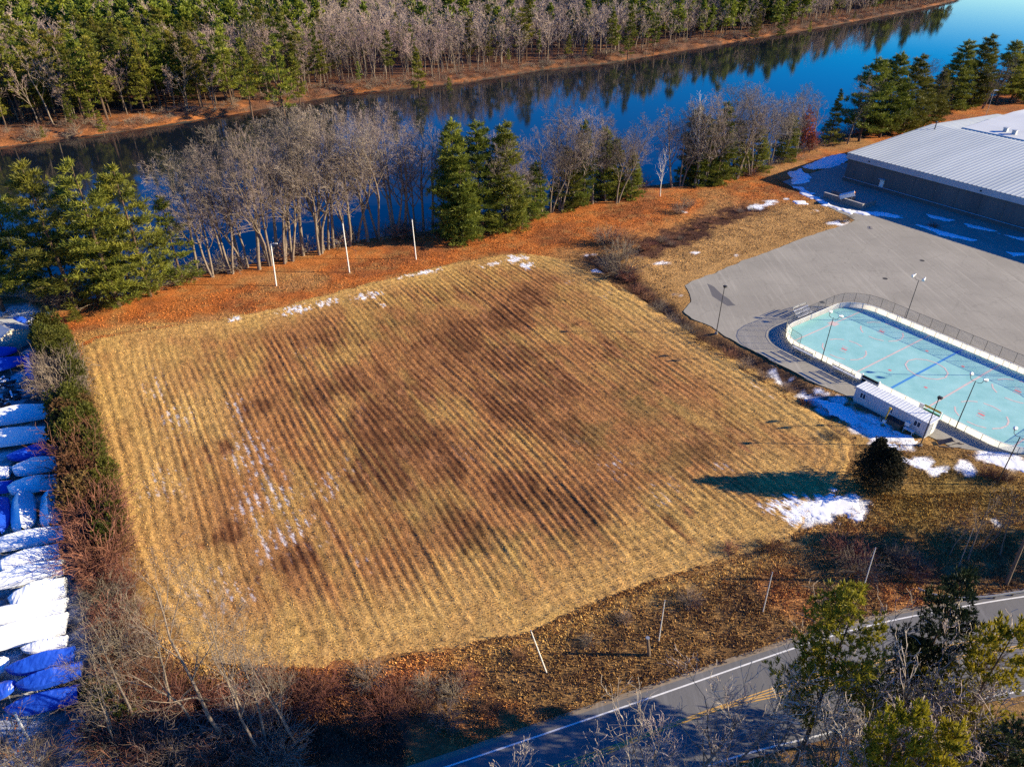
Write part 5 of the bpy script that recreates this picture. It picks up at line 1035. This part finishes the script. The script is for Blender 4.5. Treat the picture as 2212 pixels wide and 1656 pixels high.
for k, (b_, t_, lb, v, w_) in enumerate([((1855, 306), (1842, 128), "big pine at the left of the cluster beyond the warehouse", 2, 1.6), ((1900, 298), (1898, 116), "biggest pine in the cluster beside the warehouse gable", 0, 1.6), ((1945, 288), (1942, 120), "sunlit pine at the right of the cluster beside the warehouse gable", 3, 1.5), ((2046, 240), (2042, 88), "pine behind the warehouse gable with a sunlit right side", 1, 1.6), ((2092, 232), (2086, 76), "tallest dark pine behind the warehouse ridge", 3, 1.5), ((2150, 225), (2146, 90), "dark pine left of the tall lamp behind the warehouse", 2, 1.6), ((2182, 222), (2178, 100), "dark pine right of the tall lamp behind the warehouse", 0, 1.6), ((2218, 220), (2212, 92), "dark pine cut by the right edge behind the annexe", 3, 1.5), ((2010, 262), (2005, 150), "shaded pine between the two clusters by the warehouse gable", 3, 1.6), ((2115, 215), (2112, 110), "pine set back behind the tallest dark one", 1, 1.1), ((1978, 275), (1975, 165), "lower dark pine tucked behind the warehouse gable end", 3, 1.6), ((2030, 225), (2026, 130), "dark pine set back left of the sunlit one", 1, 1.6), ((2195, 200), (2192, 112), "dark pine set back at the right edge", 3, 1.6), ((1878, 292), (1872, 140), "pine set back inside the cluster beside the gable", 1, 1.5), ((2065, 215), (2062, 120), "pine set back between the sunlit and the tallest one", 0, 1.1), ((2255, 215), (2250, 100), "pine just beyond the right edge behind the annexe", 0, 1.2)]):
    bt(PINE[v], 'pine_tree', lb, "pine tree", b_, t_, gP, w_)
# bare trees along the near bank
gB = "bare trees on the near bank"
NB = [((498, 592), (470, 345), 2), ((462, 600), (440, 350), 1), ((560, 582), (545, 300), 3), ((612, 568), (610, 280), 4), ((628, 566), (660, 280), 1), ((690, 548), (680, 262), 2), ((755, 530), (740, 258), 1), ((795, 522), (790, 268), 0), ((855, 512), (850, 255), 2), ((898, 506), (905, 268), 1), ((935, 498), (935, 285), 3), ((520, 575), (510, 320), 0), ((585, 572), (590, 300), 2), ((720, 535), (715, 270), 3), ((820, 515), (825, 265), 4), ((430, 598), (415, 385), 0), ((535, 580), (530, 340), 4), ((600, 562), (575, 280), 3), ((655, 552), (640, 270), 0), ((705, 540), (705, 265), 2), ((770, 522), (765, 270), 4), ((875, 506), (878, 270), 3), ((915, 500), (925, 290), 0),
      ((1065, 500), (1062, 300), 3), ((1128, 480), (1130, 290), 1), ((1170, 468), (1172, 300), 0), ((1210, 458), (1215, 255), 2), ((1235, 448), (1232, 240), 1), ((1332, 438), (1325, 262), 4), ((1280, 440), (1285, 250), 3), ((1345, 425), (1362, 265), 1), ((1455, 405), (1450, 225), 1), ((1500, 402), (1492, 205), 3), ((1520, 398), (1520, 215), 2), ((1590, 384), (1588, 200), 2), ((1622, 380), (1628, 192), 4), ((1660, 356), (1662, 200), 1), ((1720, 340), (1722, 195), 2), ((1470, 402), (1466, 235), 2), ((1545, 388), (1552, 215), 4), ((1605, 376), (1600, 205), 0), ((1645, 360), (1645, 205), 3), ((1690, 348), (1700, 215), 4), ((1100, 492), (1108, 310), 4), ((1190, 460), (1192, 290), 4), ((1260, 444), (1268, 260), 0), ((1310, 434), (1305, 270), 2), ((1755, 325), (1748, 200), 3), ((1985, 262), (1982, 140), 2), ((1830, 312), (1812, 180), 0), ((2120, 235), (2118, 120), 1)]
NB.sort(key=lambda q: q[0][0])
for k, (b_, t_, v) in enumerate(NB):
    near_ = "beside the left pines" if b_[0] < 540 else "above the white poles" if b_[0] < 950 else "among the middle pines" if b_[0] < 1400 else "right of the small birch" if b_[0] < 1780 else "beyond the warehouse gable"
    bt(BARE[v], 'bare_tree', f"bare tree on the near bank {near_}, {ORD[k]} from the left", "bare tree", b_, t_, gB, 1.3)
bt(bare_parts(9, 'birch', 'birch', maxlv=2, low=.3, ang=(28, 35, 40, 45), nch=(2, 1.5, 1, 1)), 'birch_tree', "small pale leafless birch standing alone in the bank gap", "birch tree", (1426, 424), (1434, 322))
BSAP = bare_parts(10, 'birch', 'birch', maxlv=2, low=.35, ang=(28, 35, 40, 45)); bt(BSAP, 'birch_tree', "tall pale birch poking out of the mixed clump", "birch tree", (1508, 400), (1506, 207))
RUS = leafy_parts(31, H=5, rad=1.3, mat_='leaf_red', n=420, size=.3, K=4, core=.2); bt(RUS, 'russet_sapling', "russet leaved sapling at the edge of the near bank", "sapling", (1748, 330), (1745, 272), H0=5.0); bt(RUS, 'russet_sapling', "taller thin russet leaved sapling behind the first one", "sapling", (1728, 325), (1722, 225), H0=5.0)
# lamp behind the warehouse
x, y = G(2125, 262); t = thing('street_lamp', "tall pale lamp post among the pines behind the warehouse", "lamp post", (x, y, 0), 0); b = MB(); b.tube([(0, 0, 0), (0, 0, 11)], [.1, .07], 8); b.build('pole', M['steel'], t); b = MB(); b.box(-.2, 1.3, -.2, .2, 10.9, 11.1); b.build('lamp_head', M['white_paint'], t)

# ---------------------------------------------------------------- hedge between boatyard and field
LEAFY = {k: [leafy_parts(40 + i * 7 + j, H=3.6, rad=1.9, mat_=k, n=950) for j in range(3)] for i, k in enumerate(('hedge_green', 'hedge_brown'))}
BRUSH = {k: [brush_parts(60 + i * 7 + j, mat_=k, n=100) for j in range(3)] for i, k in enumerate(('brush_red', 'brush_grey'))}
hp = resample(smooth(HEDGE, 8), 2.5, False); nh = len(hp); n_ = 0
for k, p in enumerate(hp):
    f = k / (nh - 1); T_ = hp[min(k + 1, nh - 1)] - hp[max(k - 1, 0)]; T_ /= np.linalg.norm(T_); Nn = np.array([T_[1], -T_[0]])
    if Nn[0] < 0: Nn = -Nn
    for side in (-1, 1):
        q = p + Nn * (side * 0.95 + 1.15) + rg.normal(0, .3, 2)
        if f < .12: kd = 'hedge_green'
        elif f < .3: kd = 'brush_grey' if side < 0 else 'hedge_green'
        elif f < .45: kd = 'hedge_green' if (k + side) % 3 else 'hedge_brown'
        elif f < .62: kd = 'hedge_brown' if side < 0 and k % 2 else 'hedge_green' if side > 0 else 'brush_red'
        elif f < .78: kd = 'brush_red' if side < 0 else 'hedge_green' if f < .72 else 'brush_red'
        else: kd = 'brush_red' if (k + side) % 3 else 'brush_grey'
        hh = rg.uniform(4.8, 6.2) * (1.0 if f < .74 else .6) * (1.1 if side < 0 else .85)
        ds = {'hedge_green': "olive green leafy", 'hedge_brown': "dry brown leafy", 'brush_red': "red brown leafless", 'brush_grey': "grey brown leafless"}[kd]
        lb = f"{ds} shrub, {ORD[k]} from the red shed on the {'boatyard' if side < 0 else 'field'} side of the hedge"
        if kd[0] == 'h': place(LEAFY[kd][n_ % 3], 3.6, 'hedge_shrub', lb, "shrub", q, hh, float(rg.uniform(0, 6)), "shrubs of the boatyard hedge", wide=.74)
        else: place(BRUSH[kd][n_ % 3], 2.2, 'hedge_shrub', lb, "shrub", q, hh * .9, float(rg.uniform(0, 6)), "shrubs of the boatyard hedge", wide=.8)
        n_ += 1
# round dark evergreen by the snow
EV = leafy_parts(90, H=9, rad=2.6, mat_='juniper', n=5200, size=.34, K=7, core=.72, wid=.13, shape=[(.2, 0, 3.6, 2.7, 3.5), (.7, .2, 5.2, 2.0, 2.6), (-1.0, .2, 7.3, .8, 1.9), (.7, -.1, 7.0, .75, 1.4), (-.5, .3, 4.8, 2.0, 2.6), (-.2, .5, 2.6, 2.9, 2.6)])
bt(EV, 'round_evergreen', "dark rounded evergreen with two blunt tips standing on patchy snow", "evergreen", (1886, 1053), (1878, 958), None, 1.2, 9.2)
# brush of the ditch, lawn and verge
GB_ = BRUSH['brush_grey'] + BRUSH['brush_red']
DS = [(1318, 575, 3.2), (1345, 590, 4.6), (1338, 560, 4.2), (1362, 600, 3.0), (1380, 625, 2.2), (1400, 640, 1.8), (1425, 665, 2.0), (1450, 690, 1.8), (1480, 715, 2.0), (1510, 735, 1.9), (1540, 752, 1.7), (1575, 768, 1.8), (1610, 790, 1.6), (1650, 815, 1.5), (1700, 838, 1.4), (1740, 870, 1.3), (1352, 530, 3.8), (1395, 540, 1.8), (1430, 520, 1.6), (1800, 945, 1.4), (1470, 512, 1.0), (1505, 490, .9), (1535, 478, .8), (1570, 464, .9), (1600, 452, 1.1), (1625, 446, .9), (1450, 528, 1.1), (1410, 530, 1.2), (1545, 470, 1.0), (1490, 500, .8)]
for k, (px, py, h) in enumerate(DS): place(GB_[k % 6], 2.2, 'brush', f"dark leafless brush clump of the ditch and hollow by the field, {ORD[sorted(DS).index((px, py, h))]} from the left", "brush", G(px, py), h, float(rg.uniform(0, 6)), "brush along the ditch", wide=1.1)
for k, (px, py, h, lb, v) in enumerate([(1486, 445, 2.2, "small dark shrub on the orange lawn", 0), (1467, 460, 2.6, "thin grey shrub beside a pale scrap on the orange lawn", 1), (1310, 525, 4.0, "tall thin bare whip on the lawn left of the ditch thicket", 2), (1830, 478, 1.5, "low dark shrub at the corner of the lot", 0), (2015, 492, 1.6, "dark shrub on the shaded asphalt below the warehouse", 4), (2150, 1035, 1.7, "low russet brush mound in the snowy grass at the right edge", 3), (2125, 1028, 1.5, "left half of the russet brush mound in the snowy grass", 4), (2175, 1038, 1.4, "right half of the russet brush mound in the snowy grass", 5), (140, 660, 5.0, "bare multi-stemmed shrub overhanging the red shed", 1), (118, 650, 5.5, "taller bare shrub between the red shed and the pines", 2)]):
    place(GB_[v], 2.2, 'brush', lb, "brush", G(px, py), h, float(rg.uniform(0, 6)), None)
gV = "brush on the roadside verge"
VS = [(800, 1470, 1.8), (860, 1500, 1.8), (920, 1490, 1.6), (980, 1500, 1.5), (900, 1545, 1.9), (1010, 1470, 1.4), (830, 1545, 2.2), (960, 1560, 1.6), (1060, 1530, 1.1), (1490, 1300, 1.4), (1580, 1190, 1.2), (1660, 1185, 1.5), (1830, 1200, 2.6), (1850, 1235, 2.4), (1950, 1230, 2.2), (1980, 1245, 2.0), (1940, 1205, 1.8), (1270, 1390, .9), (1350, 1340, .9), (1120, 1420, .9)]
for k, (px, py, h) in enumerate(sorted(VS)): place(GB_[(k * 5) % 6], 2.2, 'brush', f"leafless brush clump on the verge between field and road, {ORD[k]} from the left", "brush", G(px, py), h, float(rg.uniform(0, 6)), gV, wide=1.2)
for k, (px, py, tx, ty, v) in enumerate([(2090, 1210, 2090, 1090, 2), (2120, 1185, 2125, 1080, 1), (2050, 1200, 2040, 1120, 0), (2160, 1200, 2170, 1100, 2), (2035, 1175, 2030, 1125, 3)]):
    bt(SPARSE[v % 3], 'bare_sapling', f"thin leafless sapling in the thicket near the utility pole, {ORD[sorted([2090, 2120, 2050, 2160, 2035]).index(px)]} from the left", "sapling", (px, py), (tx, ty), "saplings by the utility pole", 1.3)
# thicket and trees in the lower left
gL = "bare trees in the lower left thicket"
for k, (b_, t_, v) in enumerate(sorted([((486, 1606), (500, 1300), 3), ((575, 1630), (632, 1335), 4), ((370, 1540), (318, 1318), 2), ((246, 1608), (225, 1400), 1), ((640, 1600), (700, 1380), 1), ((420, 1570), (395, 1370), 0), ((300, 1570), (270, 1370), 2), ((540, 1560), (560, 1380), 0)])):
    bt(SPARSE[v % 3], 'bare_tree', f"bare tree rising from the lower left thicket, {ORD[k]} from the left", "bare tree", b_, t_, gL, 1.15)
TH = [(float(x), float(y)) for x, y in zip(rg.uniform(215, 800, 46), rg.uniform(1455, 1690, 46)) if y > 1440 + (x > 380) * 25]
TH = sorted(TH)[:36]
for k, (px, py) in enumerate(TH): place(GB_[int(rg.integers(0, 6)) if py > 1540 else 3 + k % 3], 2.2, 'brush', f"tangled purple brown brush of the lower left thicket, {ORD[k]} clump from the left", "brush", G(px, py), float(rg.uniform(1.6, 3.2)), float(rg.uniform(0, 6)), "brush of the lower left thicket", wide=1.25)
for k, (px, py, lb) in enumerate([(240, 1530, "olive evergreen shrub in the thicket by the dark blue boat"), (285, 1560, "second olive evergreen shrub in the lower left thicket, under the bare trees"), (205, 1505, "small yellowish shrub between the blue boats and the thicket")]): place(LEAFY['hedge_green'][k], 3.6, 'evergreen_shrub', lb, "shrub", G(px, py), 3.0 - .4 * k, k * 1.3)
OL = brush_parts(98, H=3.2, spread=2.0, n=110, mat_='brush_grey', leaf='leaf_orange', nleaf=60)
for k, (px, py, lb) in enumerate([(20, 1640, "purple grey bush with a few orange leaves in the bottom left corner"), (75, 1665, "bush with scattered orange leaves at the foot of the yard pole")]): place(OL, 3.2, 'leafy_bush', lb, "bush", G(px, py), 4.2 - k, k * 2.0)
# trees in front of and beyond the road, lower right
FP_ = [pine_parts(101, H=18, base=.38, Lmax=.25, size=.42, wid=.11, step=.42, K=14, dz=.75, nb=5, gap=.2, needles='pine_olive'), pine_parts(102, H=18, base=.1, Lmax=.26, size=.42, wid=.11, step=.42, K=12, dz=.75, nb=6, gap=.1, needles='pine_dark'), pine_parts(103, H=16, base=.1, Lmax=.25, size=.42, wid=.12, step=.42, K=12, dz=.75, nb=5, gap=.15, needles='pine_yellow')]
def fg(parts, H0, name, lab, cat, top, Y, wide=1.0, grp=None):
    x, h = TOPY(*top, Y); place(parts, H0, name, lab, cat, (x, Y), h, float(rg.uniform(0, 6)), grp, wide=wide)
gF = "pines beside the road in the lower right"
fg(FP_[0], 18, 'pine_tree', "yellow green roadside pine standing in front of the road markings", "pine tree", (1868, 1275), 35.2, .80, gF)
fg(FP_[1], 18, 'pine_tree', "dark spreading pine covering the road below the guardrail", "pine tree", (2095, 1236), 36.6, .70, gF)
fg(FP_[2], 16, 'pine_tree', "bright yellow green pine at the right edge below the dark pine", "pine tree", (2208, 1340), 32.5, .7, gF)
fg(FP_[2], 16, 'pine_tree', "bright yellow green pine tip at the bottom, left of the corner", "pine tree", (1985, 1520), 25.5, .55, gF)
fg(FP_[2], 16, 'pine_tree', "second bright yellow green pine tip at the bottom beside the first", "pine tree", (2075, 1570), 25.0, .6, gF)
fg(FP_[1], 18, 'pine_tree', "dark green pine in the bottom right corner", "pine tree", (2225, 1560), 26.5, .7, gF)
gS = "leafless saplings along the bottom of the road"
SB = sorted([(1545, 1470, 32), (1610, 1480, 32), (2160, 1480, 31), (2050, 1540, 28), (2190, 1440, 32), (1480, 1545, 30), (1420, 1585, 29), (1350, 1590, 29), (1690, 1500, 32), (1760, 1540, 31), (1290, 1625, 27), (1905, 1455, 32.5), (1950, 1440, 33), (2010, 1460, 32), (2080, 1490, 30.5), (2130, 1530, 29), (1880, 1540, 30), (1830, 1585, 29), (1130, 1600, 29.5), (1600, 1520, 31), (1555, 1560, 29), (1930, 1530, 29), (1710, 1590, 28), (1650, 1570, 29), (1180, 1560, 31)][:22] + [(1895, 1500, 31), (1975, 1490, 31.5), (2035, 1590, 26), (2110, 1470, 31.5), (2145, 1575, 27), (2185, 1505, 30), (2205, 1590, 26), (1930, 1600, 26.5), (1860, 1625, 26), (2100, 1625, 24.5)])
for k, (px, py, Y) in enumerate(SB):
    x, h = TOPY(px, py, Y); place(TWIGGY[int(rg.integers(0, 3))], 18.0, 'bare_sapling', f"leafless roadside sapling along the bottom of the picture, {ORD[k]} from the left", "sapling", (x, Y), h, float(rg.uniform(0, 6)), gS, wide=1.25)
# trees standing just outside the picture on the right, whose shade falls across verge and road
for k, (x, y, h, lb) in enumerate([(80, 62, 15, "pine outside the right edge shading the verge"), (90, 58, 17, "second pine outside the right edge shading the verge"), (52, 28, 16, "pine beside the road beyond the bottom right corner"), (72, 29, 16, "tall pine beyond the bottom right corner"), (58, 24, 17, "pine below the bottom right corner"), (36, 24, 15, "pine below the bottom edge shading the road"), (75, 30, 20, "tall pine well beyond the bottom right corner"), (28, 20, 14, "pine below the bottom edge near the drone")]):
    place(PINE[k % 4], 24.0, 'pine_tree', lb, "pine tree", (x, y), h, k * 1.1, "pines outside the frame by the road", wide=1.3)

# ---------------------------------------------------------------- the wood across the river
FPINE = [pine_parts(201 + k, H=22, base=.2 + .06 * k % .2, Lmax=.19 - .015 * k, needles='pine_far', size=.85, wid=.10, step=1.05, K=9, dz=1.25, nb=4, gap=.18, merge=True) for k in range(4)]
def far_bare(seed, **k):
    S = bare_segs(seed, H=18, nseg=(6, 4, 3, 2, 2), nch=(2, 1.7, 1.6, 1), start=(2, 1, 0, 0), maxlv=3, rmin=.028, **k); b = MB(); b.segs(S[0], 5, 0); b.segs(S[1], 3, 0)
    for lv in (2, 3): b.segs(S[lv], 3, 1, np.repeat(np.random.default_rng(seed + lv).uniform(0, 1, len(S[lv])), 6))
    return b
FB = [far_bare(301, low=.35, ang=(30, 36, 40, 45)), far_bare(302, stems=2, lean=.25), far_bare(303, low=.4, ang=(34, 38, 40, 40)), far_bare(304, stems=2, lean=.18), far_bare(305)]
FBARE = [[(None, b.mesh('bare_tree', [M['bark'], M['twig_far']]))] for b in FB]
XP = [((27, 255), (20, 75), 0), ((78, 212), (75, 85), 1), ((142, 248), (138, 98), 2), ((180, 236), (178, 112), 0), ((222, 288), (216, 218), 3), ((362, 222), (362, 62), 0), ((335, 224), (330, 95), 1), ((438, 234), (430, 85), 2), ((548, 248), (545, 58), 3), ((618, 242), (612, 50), 0), ((652, 218), (648, 100), 1), ((92, 300), (88, 265), 3), ((400, 222), (395, 70), 2), ((505, 230), (500, 72), 1), ((850, 182), (850, 66), 3), ((912, 194), (908, 82), 1), ((777, 184), (772, 130), 2), ((978, 186), (972, 145), 0), ((1058, 146), (1055, 62), 2), ((1098, 142), (1096, 106), 3), ((1236, 136), (1236, 70), 3), ((1282, 130), (1280, 74), 0), ((1328, 122), (1326, 18), 1), ((1366, 126), (1362, 4), 0), ((1422, 112), (1420, 20), 2), ((1640, 82), (1638, -4), 0), ((1698, 78), (1694, -2), 1), ((1760, 66), (1758, 30), 3), ((1796, 44), (1792, 0), 2), ((1855, 42), (1852, 18), 3)]
XP.sort(key=lambda q: q[0][0]); XW = []
for k, (b_, t_, v) in enumerate(XP):
    xy = G(b_[0], b_[1], 0); h = HGT(b_, t_); XW.append(xy)
    if sdf(np.array([xy[0]]), np.array([xy[1]]), RIVER)[0] < .5: xy = (xy[0] - 2, xy[1] + 4)
    place(FPINE[v], 22.0, 'pine_tree', f"pine at the front of the wood across the river, {ORD[k]} front pine from the left", "pine tree", xy, max(6, h), float(rg.uniform(0, 6)), "front pines of the wood across the river", wide=1.1)
gx, gy = np.meshgrid(np.arange(-480, 560, 5.6), np.arange(180, 800, 5.6)); P = np.c_[gx.ravel(), gy.ravel()] + rg.uniform(-2.6, 2.6, (gx.size, 2))
dr_ = sdf(P[:, 0], P[:, 1], RIVER); fr_ = segdist(P[:, 0], P[:, 1], FARO); nr_ = segdist(P[:, 0], P[:, 1], NEAR)
px_ = np.array([PX(x, y, 12) for x, y in P])
side = np.array([np.interp(x, [p[0] for p in FARO], [p[1] for p in FARO]) for x in P[:, 0]])
ok = (dr_ > 1.5) & (P[:, 1] > side) & (px_[:, 0] > -120) & (px_[:, 0] < 2340) & (px_[:, 1] > -120)
dens = np.where(dr_ < 9, .55, .92); ok &= rg.uniform(0, 1, len(P)) < dens
clear = np.array([min(math.hypot(p[0] - q[0], p[1] - q[1]) for q in XW) for p in P]); ok &= clear > 3.0
for (cx_, cy_, rr) in ((300, 262, 16), (250, 275, 10), (380, 250, 8), (1390, 120, 8)):       # open litter banks
    c_ = G(cx_, cy_); ok &= np.hypot(P[:, 0] - c_[0], P[:, 1] - c_[1]) > rr * .7
P, px_, dr_ = P[ok], px_[ok], dr_[ok]
pp = np.interp(px_[:, 0], [0, 560, 650, 720, 1250, 1330, 1600, 1680, 1800, 2200], [.42, .46, .32, .06, .06, .12, .14, .26, .12, .10]) * np.where(fbm(P[:, 0], P[:, 1], 40, 7) > .5, 1.45, .55); pp *= np.where((px_[:, 1] < 25) & (px_[:, 0] > 650), 1.6, 1)
isp = rg.uniform(0, 1, len(P)) < pp; order = np.argsort(np.hypot(P[:, 0], P[:, 1]))
cp = cb = 0; stuff = []
for i in order:
    h = float(rg.uniform(12, 30) if isp[i] else rg.uniform(12, 23)); rz = float(rg.uniform(0, 6.28)); h *= .8 if dr_[i] < 6 else 1
    if isp[i] and cp < 225:
        place(FPINE[int(rg.integers(0, 4))], 22.0, 'pine_tree', "dark green pine standing in the wood across the river", "pine tree", P[i], h, rz, "pines of the wood across the river", wide=float(rg.uniform(.75, 1.5))); cp += 1
    elif not isp[i] and cb < 235:
        place(FBARE[int(rg.integers(0, 5))], 18.0, 'bare_tree', "bare grey tree standing in the wood across the river", "bare tree", P[i], h, rz, "bare trees of the wood across the river", wide=float(rg.uniform(1, 1.3))); cb += 1
    else: stuff.append((P[i][0], P[i][1], h, rz, isp[i]))
def merged(src_parts):
    return None
def mesh_np(me):
    n = len(me.vertices); V = np.empty(n * 3, np.float32); me.vertices.foreach_get("co", V); nl = len(me.loops); li = np.empty(nl, np.int32); me.loops.foreach_get("vertex_index", li)
    npo = len(me.polygons); mi = np.empty(npo, np.int32); me.polygons.foreach_get("material_index", mi); t = np.empty(n, np.float32); me.attributes["tint"].data.foreach_get("value", t)
    return V.reshape(-1, 3), li.reshape(npo, -1), mi, t
def far_low(seed, **k):
    S = bare_segs(seed, H=18, nseg=(4, 3, 2, 2, 2), nch=(2, 1.6, 1.4, 1), start=(1, 0, 0, 0), maxlv=3, rmin=.045, low=.3, **k); b = MB(); b.segs(S[0], 3, 0)
    for lv in (1, 2, 3): b.segs(S[lv], 3, 1, np.repeat(np.random.default_rng(seed + lv).uniform(0, 1, len(S[lv])), 6))
    return mesh_np(b.mesh('far', []))
LOWB = [far_low(401), far_low(402, stems=2, lean=.2), far_low(403, ang=(28, 34, 40, 40))]; LOWP = [mesh_np(pine_parts(411 + k, H=22, base=.25, Lmax=.18, needles='pine_far', size=1.5, wid=.2, step=2.2, K=4, dz=1.9, nb=4, merge=True)[0][1]) for k in range(3)]
b = MB()
for k, (x, y, h, rz, isp_) in enumerate(stuff):
    V, F, mi, t = (LOWP if isp_ else LOWB)[k % 3]; s = h / (22 if isp_ else 18); c_, s_ = math.cos(rz), math.sin(rz); wd = 1.2
    W_ = np.c_[(V[:, 0] * c_ - V[:, 1] * s_) * s * wd + x, (V[:, 0] * s_ + V[:, 1] * c_) * s * wd + y, V[:, 2] * s]
    o0 = b.n; b.v.append(W_); b.n += len(W_); b.t.append(np.clip(t * .7 + .3 * rg.random(), 0, 1)); b.c.append(np.ones((len(W_), 4)))
    for m_ in (0, 1):
        Fm = F[mi == m_]
        if len(Fm): b.f.append((Fm + o0, (2 + m_) if isp_ else m_))
tag(b.build('woodland', [M['bark'], M['twig_far'], M['pinebark'], M['pine_far']]), "far off mixed wood of bare trees and pines beyond the river", "wood", kind='stuff')
# undergrowth along both banks
UB = mesh_np(brush_parts(501, H=1.6, n=26, mat_='brush_grey')[0][1]); b = MB()
for (line, off, n) in ((FARO, 1.5, 700), (FARO, 8, 420), (NEAR, -1.0, 420)):
    Ls = resample(np.array([p for p in line if 100 < p[1] < 800 and -260 < p[0] < 600]), 1.0, False)
    for k in rg.choice(len(Ls), n):
        x, y = Ls[k] + rg.normal(0, 1.6, 2) + np.array((-.6, .8)) * (off if line is FARO else -off)
        if line is NEAR and (1395 < PX(x, y)[0] < 1425): continue
        V, F, mi, t = UB; s = rg.uniform(.6, 1.6) * (1.5 if line is NEAR else 1.0); rz = rg.uniform(0, 6); c_, s_ = math.cos(rz), math.sin(rz); zz = gz(x, y)
        if zz < -2.4: continue
        W_ = np.c_[(V[:, 0] * c_ - V[:, 1] * s_) * s * 1.4 + x, (V[:, 0] * s_ + V[:, 1] * c_) * s * 1.4 + y, V[:, 2] * s + zz]; b.f.append((F + b.n, 0 if rg.random() < .6 else 1)); b.v.append(W_); b.n += len(W_); b.t.append(t); b.c.append(np.ones((len(W_), 4)))
tag(b.build('undergrowth', [M['brush_grey'], M['brush_red']]), "low leafless undergrowth along both river banks", "undergrowth", kind='stuff')
#@@END
